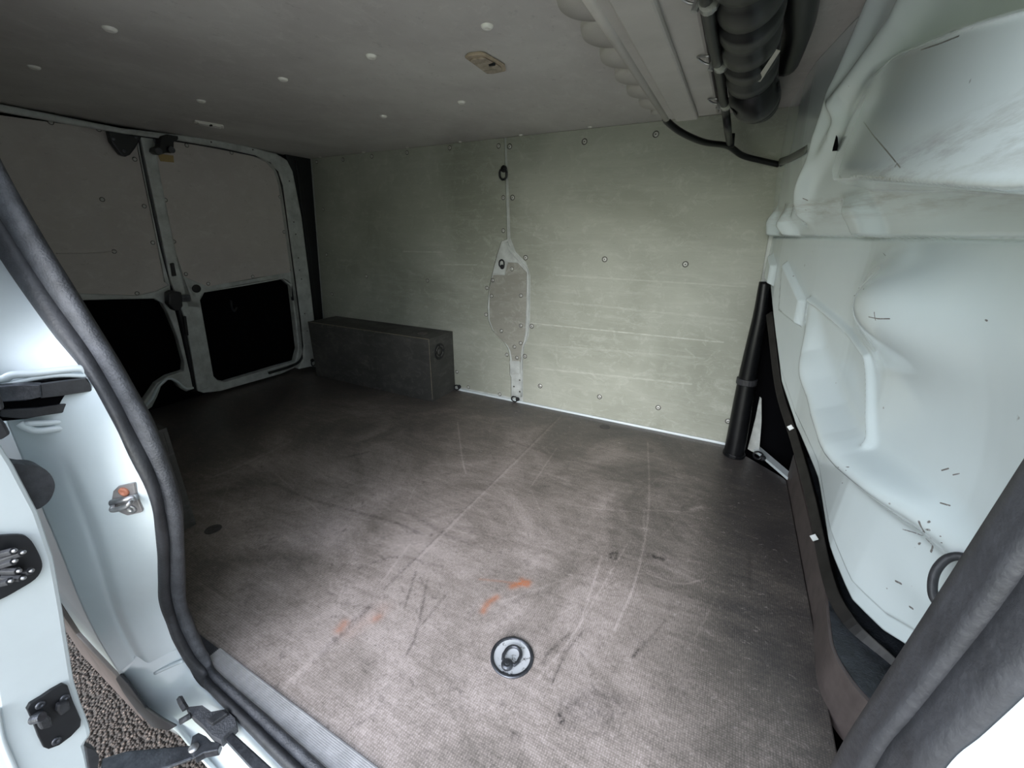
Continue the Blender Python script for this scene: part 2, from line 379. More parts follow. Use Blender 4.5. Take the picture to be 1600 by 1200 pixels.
for _ in range(70):     # random fine scratches over the worn middle
    x = random.uniform(-1.6, .1); y = random.uniform(.4, 1.7); an = random.gauss(.9, .9); L = random.uniform(.04, .22)
    a = Vector((x, y, 0)); 
    P = [a, a+Vector((math.cos(an), math.sin(an), 0))*L]
    dx, dy = (P[1]-P[0]).x, (P[1]-P[0]).y; t = np.clip(((XX-x)*dx+(YY-y)*dy)/(L*L), 0, 1)
    d2 = np.hypot(XX-x-t*dx, YY-y-t*dy); acc = np.exp(-(d2/.0024)**2)
    if random.random() < .5: wear_shade += .10*acc
    else: dark += .15*acc
for pts, wd, s in (([(825, 910), (812, 913), (800, 916)], .010, .9), ([(815, 905), (824, 915)], .008, .6), ([(812, 912), (780, 908), (750, 905)], .004, .35), ([(776, 933), (762, 943), (755, 955)], .009, .75), ([(530, 984), (538, 974)], .012, .6), ([(586, 968), (592, 964)], .01, .45), ([(545, 990), (600, 950)], .02, .12)):
    stroke(org, pts, wd, s)
Vf = np.stack([XX, YY, np.zeros_like(XX)], -1)
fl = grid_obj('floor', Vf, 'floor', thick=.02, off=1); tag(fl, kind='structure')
ca = fl.data.color_attributes.new('wear_shade', 'FLOAT_COLOR', 'POINT')
cc = np.ones((XX.size, 4), np.float32); cc[:, 0] = np.clip(wear_shade, 0, 1).ravel(); cc[:, 1] = np.clip(dark, 0, 1).ravel(); cc[:, 2] = np.clip(org, 0, 1).ravel()
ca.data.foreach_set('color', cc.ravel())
# keep the sheet's top at z = 0
if fl.data.polygons[0].normal.z > 0: fl.modifiers['solid'].offset = -1

fe = obj('floor_edge', bx(-1.14, .19, .262, .3175, -.03, -.006), 'rubber2'); fe.parent = fl; fe.location = (0, 0, 0)
# ceiling panel with its rivets
ce = obj('ceiling', bx(-2.60, .62, .10, 2.25, H, H+.03), 'ceil_ply', bevel=.002); tag(ce, kind='structure')
for p in ((761, 40), (721, 159), (171, 44), (53, 104), (442, 123), (580, 87), (599, 181), (314, 157)):
    obj('rivet', lathe(aZ(*p, H), (0, 0, -1), [(.0145, 0), (.014, .003), (.010, .0065), (.004, .0065), (0, .003)], 18), 'rivet_white', ce, smooth=True)
for p in ((506, 246), (570, 238), (640, 231), (719, 221), (814, 211), (922, 198)):
    q = aZ(*p, H); q.y = min(q.y, 2.05); obj('rivet', lathe(q, (0, 0, -1), [(.010, 0), (.0095, .003), (.005, .005), (0, .003)], 14), 'rivet_white', ce, smooth=True)

# far side wall: white body steel with three worn plywood sheets riveted to it
wr = obj('wall_right', bx(-2.80, .125, D+.009, D+.05, -.02, H), 'paint_dirty'); tag(wr, kind='structure')
T = (0, .009, 0)
def W(*pp): return [aY(x, y, D) for x, y in pp]
TL = Vector((-2.545, D, H-.001))
left = [TL]+W((787, 215.6), (790, 300), (791.5, 374), (783, 377), (776, 398), (768, 430), (763, 455), (761, 480), (762, 500), (769, 517), (785, 532), (793, 545), (796, 558), (796, 586), (798, 590), (798, 620.5))
left[1].z = H-.001; left += [Vector((-2.66, D, .014)), Vector((-2.66, D, .36))]
ls = obj('plywood_panel', prism(left, T), 'wall_ply', wr, bevel=.0012)
right = W((791, 215.2), (795, 300), (797.5, 372), (806, 394), (822, 410), (828.5, 430), (828, 500), (826, 524), (819, 542), (817, 562), (817, 624))
right[0].z = H-.001; right[-1].z = .014
right += [Vector((.13, D, .014)), Vector((.085, D, H-.001))]
rs = obj('plywood_panel', prism(right, T), 'wall_ply', wr, bevel=.0012)
pa = obj('plywood_panel', prism([p+Vector((0, .004, 0)) for p in W((793, 410), (808, 411), (822, 426), (821.5, 477), (820, 520), (816, 540), (812, 566), (800, 566), (797, 549), (792, 539), (772, 521), (764.5, 500), (764, 450), (770, 430), (788, 430))], (0, .005, 0)), 'patch_ply', wr, bevel=.001)
pa['label'] = 'darker shaped plywood patch inside the pillar cut-out'
for par, lst, dy in ((ls, ((95, 90), (207, 80), (330, 66), (480, 50), (662, 30), (870, 22), (122, 292), (137, 485), (307, 577), (567, 596), (161, 653), (890, 242), (890, 383), (820, 627), (817, 741), (692, 985), (741, 1050), (875, 1080), (905, 912)), 0),
                     (pa, ((927, 546), (845, 594), (840, 661), (965, 660), (965, 788), (882, 810), (964, 862), (937, 878), (948, 925)), .004),
                     (rs, ((917, 24), (929, 242), (985, 498), (1011, 790), (982, 918), (1047, 1045), (1236, 3.5), (1540, -28), (1322, 505), (1666, 526), (1300, 1091), (1550, 1137), (1848, 1195)), 0)):
    for x, y in lst: rivet(aY(460+x/2.727, 220+y/2.727, D+dy), (0, -1, 0), par, .0085 if par is not rs else .010)
# raised white lip of the body pillar beside the patch, and the slotted white foot
lip = smooth_path([aY(x, y, D+.006) for x, y in ((792, 378), (797, 392), (812, 408), (824, 424), (825.5, 450), (825, 500), (823, 524), (816.5, 545), (815, 575), (814.5, 620))], 5)
obj('pillar_lip', tube(lip, .006, n=10), 'paint_dirty', wr, smooth=True)
obj('pillar_foot', prism([aY(x, y, D+.003) for x, y in ((796, 564), (812, 564), (812, 584), (798, 585))], (0, .007, 0)), 'paint_dirty', wr, bevel=.002)
obj('pillar_web', prism([aY(x, y, D+.004) for x, y in ((792, 379), (801, 392), (815, 407), (806, 410), (792, 410), (788, 429), (770, 428), (777, 400), (785, 381))], (0, .006, 0)), 'paint_dirty', wr, bevel=.002)
obj('lower_edge', bx(-1.47, .12, D-.004, D+.009, .0, .0125), 'paint', wr, bevel=.002)
for x, y in ((812, 594), (803, 604), (812, 612)): obj('bolt_hole', lathe(aY(x, y, D+.008), (0, -1, 0), [(.005, 0), (.0045, .002), (0, .0015)], 10), 'rivet_dark', wr)

# near side wall (behind the door post) and the body skin outside, roof rail over the door
nw = obj('wall_left', bx(-2.80, -1.14, .25, .29, -.02, H), 'wall_ply'); tag(nw, kind='structure')
sk = bmesh.new(); prism([(-1.14, .19, -.02), (-1.14, .19, 1.6), (-2.9, .22, 1.6), (-2.9, .22, .28), (-2.62, .22, .22), (-2.4, .21, .12), (-1.75, .20, .12), (-1.6, .20, -.02), (-1.5, .195, -.14), (-1.14, .19, -.14)], (0, .02, 0), sk)
skin = obj('wall_left_skin', sk, 'paint', bevel=.003); tag(skin, kind='structure')
obj('lower_cladding', prism([(-1.13, .182, -.09), (-1.45, .185, -.09), (-1.62, .19, .03), (-1.80, .19, .16), (-1.84, .19, .12), (-1.68, .19, -.06), (-1.5, .185, -.20), (-1.13, .182, -.20)], (0, .012, 0)), 'brown', skin, bevel=.003)
rr = obj('trim_1', bx(-2.8, .62, .12, .30, 1.35, 1.41), 'paint', bevel=.02); tag(rr, kind='structure')
rf = obj('ceiling_outer', bx(-2.9, .7, .1, 2.3, 1.45, 1.5), 'paint'); tag(rf, kind='structure')
cb = bmesh.new(); box(cb, .60, .62, .20, 2.25, -.3, H); box(cb, -.02, .62, 2.13, 2.15, -.3, H); box(cb, .11, .62, .3, 2.12, -.32, -.30)
cb_o = obj('front_light_block', cb, 'void'); tag(cb_o, kind='structure')  # added black backing, keeps daylight out behind and below the bulkhead

# ---------------------------------------------------------------- rear of the van: frame, two doors
def RR(off, *pp): return [aR(x, y, off) for x, y in pp]
NR = Vector((1, 0, -LEAN)).normalized()
# backing so that no daylight leaks in
bk = obj('rear_light_block', prism([(-2.95, .1, -.3), (-2.95, 2.25, -.3), (-2.78, 2.25, 1.5), (-2.78, .1, 1.5)], (-.03, 0, 0)), 'void'); tag(bk, kind='structure')
# black upright between the door frame and the side wall
blk = obj('trim_2', prism(RR(.05, (446, 237), (488, 243), (514, 500), (497, 512)), -NR*.05), 'black', bevel=.004); tag(blk, kind='structure')
ribs = prism(RR(.058, (462, 250), (468, 250), (499, 505), (494, 505)), -NR*.012); obj('rib', ribs, 'black', blk, bevel=.003)
# white post and header of the rear door opening
fr = obj('trim_3', prism(RR(.085, (-60, 142), (0, 162), (190, 200), (300, 213), (380, 226), (432, 240), (449, 250), (458, 268), (472, 340), (486, 450), (494, 520), (499, 566), (501, 573), (485, 573), (466, 577), (474, 560), (475, 540), (471, 500), (462, 430), (450, 340), (443, 290), (436, 268), (424, 254), (400, 243), (350, 232), (280, 220), (200, 210), (0, 174), (-60, 158)), -NR*.06), 'paint_dirty', bevel=.008)
tag(fr, kind='structure')
for x, y in ((452, 283), (459, 347), (462, 366), (466, 403), (468, 422), (471, 436), (476, 490), (480, 517), (395, 234), (330, 222)):
    obj('bolt_hole', lathe(aR(x, y, .086), NR, [(.004, 0), (.0035, .002), (0, .0015)], 10), 'rivet_dark', fr)
obj('door_rubber', tube(smooth_path(RR(.07, (200, 208), (290, 221), (360, 234), (410, 246), (431, 262), (441, 290), (449, 340), (461, 430), (470, 500), (474, 545), (470, 562), (455, 572), (420, 583)), 5), .009, n=8), 'black', fr, smooth=True)

def ring(outer, inner, off, bm=None):
    bm = bm or bmesh.new(); n = len(outer); off = Vector(off)
    L = [[bm.verts.new(p) for p in outer], [bm.verts.new(p) for p in inner], [bm.verts.new(p+off) for p in inner], [bm.verts.new(p+off) for p in outer]]
    for i in range(n):
        j = (i+1) % n
        for a in range(4):
            b = (a+1) % 4; bm.faces.new((L[a][i], L[a][j], L[b][j], L[b][i]))
    return bm
# right-hand leaf
d1 = obj('door_1', ring(RR(0.03, (219, 212), (245, 209), (350, 231), (415, 246), (438, 275), (462, 440), (473, 545), (471, 570), (440, 584), (345, 611), (318, 614), (309, 611), (290, 500), (267, 440)),
                        RR(0.03, (240, 232), (247, 226), (350, 240), (408, 252), (430, 278), (455, 447), (466, 545), (461, 565), (435, 572), (352, 597), (341, 595), (334, 588), (313, 470), (272, 395)), -NR*.04), 'paint_dirty', bevel=.004)
tag(d1, kind='structure')
obj('door_back', prism(RR(-.05, (219, 212), (245, 209), (350, 231), (415, 246), (438, 275), (462, 440), (471, 545), (471, 570), (345, 611), (309, 611), (267, 440)), -NR*.01), 'void', d1)
obj('mid_rail', ring(RR(.031, (271, 383), (280, 408), (288, 424), (325, 440), (400, 427), (458, 416), (462, 440), (464, 470), (457, 446), (441, 434), (380, 445), (318, 456), (312, 470), (300, 470)),
                     RR(.031, (273, 392), (282, 416), (290, 432), (325, 446), (400, 434), (455, 424), (459, 440), (461, 466), (455, 448), (441, 436), (380, 447), (319, 457), (313, 468), (304, 468)), -NR*.03), 'paint_dirty', d1)
obj('mid_rail', prism(RR(.030, (268, 380), (286, 430), (325, 446), (395, 436), (458, 422), (464, 470), (458, 447), (450, 438), (440, 434), (380, 444), (318, 456), (313, 464), (312, 480), (285, 480)), -NR*.03), 'paint_dirty', d1, bevel=.002)
pl = obj('plywood_panel', prism(RR(.036, (240, 236), (255, 215), (279, 218), (367, 236), (412, 248), (428, 258), (437, 275), (446, 330), (458, 425), (400, 434), (325, 448), (287, 432), (271, 383)), -NR*.008), 'door_ply', d1, bevel=.001)
for x, y in ((700, 185), (868, 212), (1013, 252), (1050, 378), (1065, 510), (1092, 652), (948, 677), (781, 704), (697, 668), (652, 546), (620, 390)):
    rivet(aR(x/2.4, 150+y/2.4, .036), NR, pl, .0075)
# stile fold of the leaf
obj('stile', tube(smooth_path(RR(.04, (238, 214), (246, 270), (262, 350), (277, 420), (287, 470), (297, 530), (316, 600)), 5), .010, n=8, flat=.6), 'paint_dirty', d1, smooth=True)
obj('stile', prism(RR(.046, (219, 212), (238, 210), (240, 235), (272, 395), (284, 432), (300, 500), (326, 606), (309, 611), (290, 500), (267, 440)), -NR*.02), 'paint_dirty', d1, bevel=.004)
obj('door_rubber', tube(smooth_path(RR(.02, (217, 208), (226, 260), (250, 375), (264, 430), (284, 500), (304, 610)), 5), .016, n=8), 'black', d1, smooth=True)
obj('round_grommet', lathe(aR(307, 451, .031), NR, [(.023, 0), (.022, .003), (.016, .005), (0, .004)], 22), 'black', d1, smooth=True)
lk = obj('lock', prism(RR(.09, (263, 459), (270, 455), (284, 457), (286, 478), (282, 485), (273, 486), (264, 476)), -NR*.045), 'black', d1, bevel=.005)
lb = bmesh.new(); prism(RR(.075, (284, 462), (297, 461), (298, 471), (286, 472)), -NR*.02, lb); prism(RR(.08, (288, 466), (294, 466), (294, 469), (288, 469)), -NR*.01, lb)
obj('latch_bolt', lb, 'steel_dark', lk, bevel=.002)
obj('stile_clip', prism(RR(.06, (287, 495), (291, 494), (295, 524), (291, 525)), -NR*.015), 'black', d1, bevel=.002)
obj('stile_clip', prism(RR(.056, (267, 412), (272, 411), (276, 431), (270, 432)), -NR*.015), 'black', d1, bevel=.002)
ul = obj('upper_lock', prism(RR(.10, (252, 213), (262, 210), (279, 213), (279, 218), (272, 222), (272, 234), (268, 240), (262, 238), (248, 243), (241, 238), (242, 232), (250, 229)), -NR*.05), 'black', d1, bevel=.004)
obj('roller', cyl(aR(247, 236, .11), NR, .014, .01), 'steel_dark', ul, smooth=False)
obj('roller', cyl(aR(267, 234, .11), NR, .014, .01), 'steel_dark', ul, smooth=False)
lab = obj('paper_label', prism(RR(.040, (247, 240), (271, 243), (272, 254), (251, 252)), -NR*.003), 'tape', d1); lab['label'] = 'yellowed paper label below the upper lock'
obj('round_grommet', lathe(aR(245, 220, .048), NR, [(.015, 0), (.012, .003), (0, .002)], 16), 'steel_dark', d1, smooth=True)
# inner recess with the faint handle in it
obj('hand_grip', tube(smooth_path(RR(-.02, (361, 470), (362, 480), (366, 486), (370, 480)), 4), .006, n=8), 'black', d1, smooth=True)
obj('hinge_cover', prism(RR(.034, (456, 446), (462, 447), (464, 468), (458, 470)), -NR*.02), 'black', d1, bevel=.003)
# left-hand leaf
d2 = obj('door_2', prism(RR(.02, (-90, 150), (0, 180), (170, 203), (217, 212), (250, 380), (263, 432), (262, 452), (220, 462), (150, 464), (110, 468), (-90, 468)), -NR*.012), 'door_ply', bevel=.001)
tag(d2, kind='structure')
obj('door_back', prism(RR(-.05, (-90, 150), (217, 208), (266, 440), (305, 620), (230, 645), (-90, 760)), -NR*.01), 'void', d2)
frm = [(105, 458), (215, 462), (245, 455), (266, 445), (270, 470), (278, 500), (303, 608), (291, 612), (281, 606), (272, 594), (263, 594), (252, 604), (246, 620), (238, 636), (226, 644), (150, 690), (120, 690), (222, 632), (236, 612), (244, 600), (262, 588), (287, 580), (288, 566), (277, 525), (262, 488), (254, 474), (242, 467), (180, 468), (105, 470)]
obj('lower_frame', prism(RR(.03, *frm), -NR*.04), 'paint_dirty', d2, bevel=.005)
obj('frame_fold', tube(smooth_path(RR(.034, (225, 638), (238, 622), (247, 604), (262, 592), (276, 596), (290, 607), (302, 606)), 5), .007, n=8), 'paint', d2, smooth=True)
obj('stile', prism(RR(.03, (213, 215), (217, 213), (251, 382), (266, 440), (266, 448), (258, 440), (247, 384)), -NR*.02), 'paint_dirty', d2, bevel=.002)
for x, y in ((190, 98), (370, 125), (505, 237), (383, 388), (541, 413), (573, 550), (428, 583), (622, 693), (514, 740), (258, 742)):
    rivet(aR(x/2.4, 150+y/2.4, .02), NR, d2, .0075)
hb = obj('hinge_bracket', prism(RR(.06, (168, 198), (218, 208), (222, 214), (212, 232), (204, 242), (197, 245), (190, 243), (174, 222)), -NR*.035), 'black', d2, bevel=.006)
for x, y in ((177, 217), (194, 236), (212, 214)): obj('bolt', lathe(aR(x, y, .061), NR, [(.007, 0), (.007, .004), (.003, .005), (0, .005)], 6), 'steel_dark', hb)
obj('dent_ridge', tube(smooth_path(RR(.0235, (88, 396), (120, 396), (150, 395), (180, 392)), 4), .005, n=6, flat=.5), 'door_ply', d2, smooth=True)

# ================================================================== FRONT BULKHEAD
Yn = np.array([.2, .7, .88, 1.02, 1.135, 1.36, 1.6, 1.75, 1.9, D])
Zn = np.array([0, .2, .5, .8, .957, 1.05, 1.2, H])
TB = np.array([  # rows Z, columns Y
    [.45, .45, .43, .35, .315, .30, .27, .22, .16, .115],
    [.45, .45, .43, .345, .31, .30, .265, .21, .15, .11],
    [.44, .43, .41, .36, .32, .30, .25, .20, .15, .11],
    [.42, .40, .38, .35, .33, .29, .22, .18, .135, .105],
    [.40, .38, .36, .34, .32, .28, .205, .165, .13, .105],
    [.38, .36, .34, .31, .27, .21, .15, .125, .105, .095],
    [.36, .34, .31, .27, .22, .155, .115, .10, .092, .085],
    [.38, .36, .32, .26, .20, .145, .105, .095, .088, .082]])
def smin(t): return t*t*(3-2*t)
def bulk_base(Y, Z):
    Y = np.clip(Y, Yn[0], Yn[-1]); Z = np.clip(Z, 0, H)
    i = np.clip(np.searchsorted(Yn, Y)-1, 0, len(Yn)-2); j = np.clip(np.searchsorted(Zn, Z)-1, 0, len(Zn)-2)
    u = (Y-Yn[i])/(Yn[i+1]-Yn[i]); v = (Z-Zn[j])/(Zn[j+1]-Zn[j])
    return (TB[j, i]*(1-u)+TB[j, i+1]*u)*(1-v)+(TB[j+1, i]*(1-u)+TB[j+1, i+1]*u)*v
def polysd(Y, Z, P):
    d = np.full(Y.shape, 9.); ins = np.zeros(Y.shape, bool); n = len(P)
    for a in range(n):
        (x0, y0), (x1, y1) = P[a], P[(a+1) % n]; dx, dy = x1-x0, y1-y0
        t = np.clip(((Y-x0)*dx+(Z-y0)*dy)/(dx*dx+dy*dy), 0, 1); d = np.minimum(d, np.hypot(Y-x0-t*dx, Z-y0-t*dy))
        c = ((y0 > Z) != (y1 > Z)) & (Y < (x1-x0)*(Z-y0)/((y1-y0) if y1 != y0 else 1e-9)+x0); ins ^= c
    return np.where(ins, -d, d)
def linedist(Y, Z, P):
    d = np.full(Y.shape, 9.)
    for (x0, y0), (x1, y1) in zip(P, P[1:]):
        dx, dy = x1-x0, y1-y0; t = np.clip(((Y-x0)*dx+(Z-y0)*dy)/(dx*dx+dy*dy), 0, 1); d = np.minimum(d, np.hypot(Y-x0-t*dx, Z-y0-t*dy))
    return d
ZB = (np.array([.2, .75, .88, .95, 1.02, 1.135, 1.36, 1.6, 1.75, 1.9, 2.0, D]), np.array([.45, .27, .195, .165, .163, .210, .285, .34, .45, .67, .78, .82]))
def bulk(Y, Z):
    X = bulk_base(Y, Z)
    X = (X+bulk_base(Y+.03, Z)+bulk_base(Y-.03, Z)+bulk_base(Y, Z+.03)+bulk_base(Y, Z-.03))/5
    # big pressed box below the roof
    s = polysd(Y, Z, [(.1, .96), (.44, .985), (.64, 1.008), (1.0, 1.05), (1.24, 1.073), (1.31, 1.10), (1.345, 1.18), (1.30, 1.245), (1.20, 1.26), (1.05, 1.25), (.69, 1.17), (.54, 1.13), (.1, 1.03)])
    m = 1-sm(-.008, .024, s); X = X*(1-m)+(.158+.02*(Z-1.05)/.2)*m
    # diagonal pressings up to the roof
    for P, wd, am in (([(1.62, 1.02), (1.42, 1.22), (1.26, 1.41)], .022, .022), ([(1.34, 1.25), (1.15, 1.33), (1.08, 1.41)], .03, .03), ([(1.75, .99), (1.5, 1.12), (1.34, 1.20)], .02, .014)):
        X = X-am*np.exp(-(linedist(Y, Z, P)/wd)**2)
    # fold line at waist height, lower sheet set back
    X = X+.010*sm(.960, .955, Z)+.010*np.exp(-((Z-.957)/.004)**2)
    for cy, wd in ((1.32, .055), (1.76, .035), (1.95, .03)):
        X = X-.035*np.exp(-((Y-cy)/wd)**4)*sm(.955, .963, Z)*sm(1.07, 1.0, Z)
    # soft round swelling, and the pressed tube that turns towards the door
    X = X-.090*np.exp(-((np.hypot((Y-1.10)/.18, (Z-.82)/.095))**2.4))
    X = X-.02*np.exp(-((np.hypot((Y-.85)/.3, (Z-.85)/.12))**2))
    dl = linedist(Y, Z, [(1.62, .74), (1.51, .61), (1.40, .55), (1.29, .505), (1.18, .48), (1.09, .47), (.92, .475), (.82, .46)])
    X = X-.068*np.exp(-(dl/.036)**2.4)*sm(.78, 1.0, Y)*sm(1.66, 1.42, Y)
    X = X-.014*np.exp(-(linedist(Y, Z, [(1.60, .77), (1.22, .69), (1.10, .52)])/.008)**2)
    for P in ([(1.82, .87), (1.64, .76), (1.65, .68), (1.79, .70)], [(2.0, .89), (1.92, .85), (1.92, .78), (1.99, .79)]):
        s = polysd(Y, Z, P); X = X-.020*(1-sm(-.006, .004, s))
    # flange round the lower edge
    zb = np.interp(Y, *ZB); X = X+.012*sm(.050, .040, Z-zb)
    # soft dents
    X = X+.006*np.exp(-(np.hypot((Y-.80)/.09, (Z-.60)/.05))**2)-.006*np.exp(-(np.hypot((Y-.9)/.06, (Z-.32)/.04))**2)
    return X
by = np.linspace(.30, D+.008, 360); v_ = np.linspace(0, 1, 330)
BY = np.broadcast_to(by[:, None], (360, 330)); zb = np.interp(by, *ZB); BZ = zb[:, None]+v_[None]*(H-zb[:, None])
BV = np.stack([bulk(BY, BZ), BY, BZ], -1)
def hit(px, py):
    """where the sight line through a photo pixel meets the bulkhead"""
    r = ray(px, py).normalized(); t = .3
    for _ in range(900):
        p = CAM+r*t
        if p.y > D: break
        if p.x > float(bulk(np.array([p.y]), np.array([p.z]))[0]): break
        t += .0025
    a, b = t-.0025, t
    for _ in range(14):
        t = (a+b)/2; p = CAM+r*t
        if p.x > float(bulk(np.array([p.y]), np.array([p.z]))[0])-.001: b = t
        else: a = t
    return p
def paint_marks():
    m = mat('chipped_white_paint', (.66, .74, .73), .22, coat=1.); k = NT(m); v = k.coord()
    n1 = k.noise(v, 3.0, 6, .6); col = k.mix(k.rng(n1, .35, .7), (.70, .785, .81), (.75, .83, .85))
    # grime along the ledge
    sp = k.n('ShaderNodeSeparateXYZ'); k.link(v, sp.inputs[0])
    gr = k.math('MULTIPLY', k.rng(k.noise(k.coord((1, 1, 8)), 7, 8, .7), .45, .72), k.math('MULTIPLY', k.rng(sp.outputs[2], .985, 1.02), k.rng(sp.outputs[2], 1.065, 1.045)))
    col = k.mix(k.math('MULTIPLY', gr, .55), col, (.25, .20, .17))
    sc = []
    for pts, wd in (([(1350, 190), (1366, 212), (1390, 240), (1408, 262)], .0016), ([(1392, 282), (1410, 287)], .004), ([(1440, 78), (1470, 68), (1500, 56)], .0016), ([(1342, 450), (1350, 452), (1335, 462)], .002), ([(1358, 495), (1372, 498), (1390, 498)], .0018), ([(1366, 488), (1368, 500)], .0016),
                    ([(1347, 518), (1351, 530)], .002), ([(1322, 735), (1316, 755)], .0016), ([(1310, 730), (1326, 730)], .002), ([(1411, 827), (1440, 836), (1470, 838)], .0016), ([(1422, 818), (1440, 830), (1452, 815)], .003), ([(1436, 815), (1444, 830), (1436, 850)], .003), ([(1430, 822), (1452, 828)], .003), ([(1448, 842), (1458, 852), (1455, 862)], .003), ([(1454, 845), (1472, 848)], .0016),
                    ([(1472, 735), (1482, 732)], .002), ([(1490, 742), (1500, 740)], .002), ([(1400, 908), (1408, 912)], .003), ([(1422, 948), (1426, 951)], .003), ([(1380, 395), (1384, 400)], .0012), ([(1541, 500), (1542, 501)], .0022), ([(1312, 275), (1316, 279)], .0035), ([(1255, 310), (1262, 313)], .0025), ([(1470, 786), (1484, 790)], .002)):
        q = [hit(*p) for p in pts]
        for a, b in zip(q, q[1:]): sc.append(k.seg(v, a, b, wd*.85))
    acc = sc[0]
    for s_ in sc[1:]: acc = k.math('MAXIMUM', acc, s_)
    brk = k.rng(k.noise(v, 120, 4, .7), .32, .44)
    col = k.mix(k.math('MULTIPLY', acc, k.math('MULTIPLY', brk, .9)), col, (.13, .11, .10))
    chips = k.math('MULTIPLY', k.rng(k.noise(v, 42, 2, .5), .765, .785), .6)
    col = k.mix(chips, col, (.2, .18, .16))
    k.link(col, k.b.inputs['Base Color']); return m
M['bulk'] = paint_marks()
bh = grid_obj('wall_front', BV, 'bulk', thick=.002, off=0); tag(bh, kind='structure')
# upper far plate: grey cover with a tape line, and the black slot in the pressing
p0 = hit(1308, 216)
obj('slot', prism([p0+Vector((-.004, -.004, .0)), p0+Vector((-.002, .006, .028)), p0+Vector((-.001, .010, .030)), p0+Vector((-.001, .012, .005)), p0+Vector((-.003, .006, -.026)), p0+Vector((-.004, 0, -.02))], (.01, 0, 0)), 'void', bh)
gb = [hit(x, y) for x, y in ((1219, 253), (1232, 249), (1250, 240), (1262, 233))]
for q in gb: q.x -= .003
obj('grey_tape_strip', tube(smooth_path(gb, 4), .012, n=8, flat=.25, up=(1, 0, 0)), 'grey_band', bh, smooth=True)

# black step and channel between floor and bulkhead
st = bmesh.new()
stp = [(.337, 1.86)]+[(p.x, p.y) for p in smooth_path([Vector((.337, 1.10, 0)), Vector((.326, .98, 0)), Vector((.322, .90, 0)), Vector((.338, .84, 0)), Vector((.372, .79, 0)), Vector((.44, .74, 0)), Vector((.58, .70, 0))], 5)]+[(.58, 1.86)]
prism([Vector((x, y, -.02)) for x, y in stp], (0, 0, .135), st)
ch = obj('trim_4', st, 'brown', bevel=.006); tag(ch, kind='structure')
tp = obj('step_top', prism([Vector((x+(.006 if x < .57 else -.004), y+(.006 if y < 1.5 else -.006), .1145)) for x, y in stp], (0, 0, .004)), 'steptex', ch, bevel=.001)
# slanted channel rising to the far wall
def rail_strip(a, b, wv, tv): return prism([a, a+wv, b+wv, b], tv)
cl = obj('trim_5', tube(smooth_path([Vector((.56, .82, .10)), Vector((.48, .87, .104)), Vector((.42, .93, .110)), Vector((.37, .99, .118)), Vector((.347, 1.10, .128)), Vector((.325, 1.36, .20)), Vector((.29, 1.60, .28)), Vector((.232, 1.78, .40)), Vector((.175, 1.91, .60)), Vector((.158, 1.96, .66))], 6), .026, n=4, flat=.7, up=(1, 0, .0)), 'brown_dark', bevel=.003)
tag(cl, kind='structure')
for px, py, xx in ((1272, 840, .318), (1235, 668, .235)):
    c = aX(px, py, xx); nn = (CAM-c).normalized()
    bb = bmesh.new(); tube([c-nn*.012, c+nn*.008], .011 if py > 800 else .010, bb, n=4); obj('chrome_clip', bb, 'paint_dirty', cl, bevel=.001)
# slanting painted edge strip of the floor corner
e0 = aZ(1172, 700, .004); e1 = aZ(1232, 752, .004)
fs = obj('trim_6', prism([e0, e1, e1+Vector((.03, .02, 0)), e0+Vector((.02, .05, 0))], (0, 0, .012)), 'paint', bevel=.003); tag(fs, kind='structure')
obj('upright', prism([aY(x, y, 2.055) for x, y in ((1168, 702), (1180, 655), (1187, 620), (1190, 622), (1190, 660), (1186, 712))], (0, .01, 0)), 'paint_dirty', fs, bevel=.002)

# near front post of the doorway with its white outer skin
pk = bmesh.new(); box(pk, .185, .62, .16, .30, -.12, 1.42)
po = obj('trim_7', pk, 'paint', bevel=.012); tag(po, kind='structure')
# sill under the doorway
sl = bmesh.new()
prism([(-1.14, .30, -.03), (-1.14, .30, -.14), (-1.14, .225, -.16), (-1.14, .22, -.13), (-1.14, .22, -.065), (-1.14, .23, -.055), (-1.14, .25, -.03)], (1.35, 0, 0), sl)
so_ = obj('trim_8', sl, 'paint', bevel=.006); tag(so_, kind='structure')
# rear post of the doorway: a pressed white jamb between the seal and the outer skin
SO = [(-60, 300), (0, 396), (83, 512), (136, 580), (170, 636), (212, 719), (238, 781), (246, 829), (249, 900), (250, 933), (259, 968), (280, 1013)]
SI = [(-60, 130), (0, 258), (60, 365), (120, 462), (181, 560), (210, 611), (241, 668), (269, 741), (283, 795), (286, 843), (288, 900), (290, 940), (299, 968), (315, 1005)]
so3 = [aY(x, y, .250) for x, y in SO]; so3[-1] = aY(*SO[-1], .252)
LO = [(-40, 560, .15), (0, 640, .155), (40, 720, .16), (70, 790, .16), (95, 850, .16), (121, 907, .16), (128, 955, .165), (160, 1008, .17), (187, 1050, .175), (200, 1069, .18)]
lo3 = [aX(-60, 300, -1.02), aX(-30, 420, -1.01)]+[aY(x, y, Y) for x, y, Y in LO]
def resample(P, n):
    P = smooth_path(P, 8); d = [0]
    for a, b in zip(P, P[1:]): d.append(d[-1]+(b-a).length)
    out = []
    for i in range(n):
        t = d[-1]*i/(n-1); j = max(k for k in range(len(d)) if d[k] <= t+1e-9); j = min(j, len(P)-2)
        f = (t-d[j])/max(1e-9, d[j+1]-d[j]); out.append(P[j].lerp(P[j+1], min(1, f)))
    return out
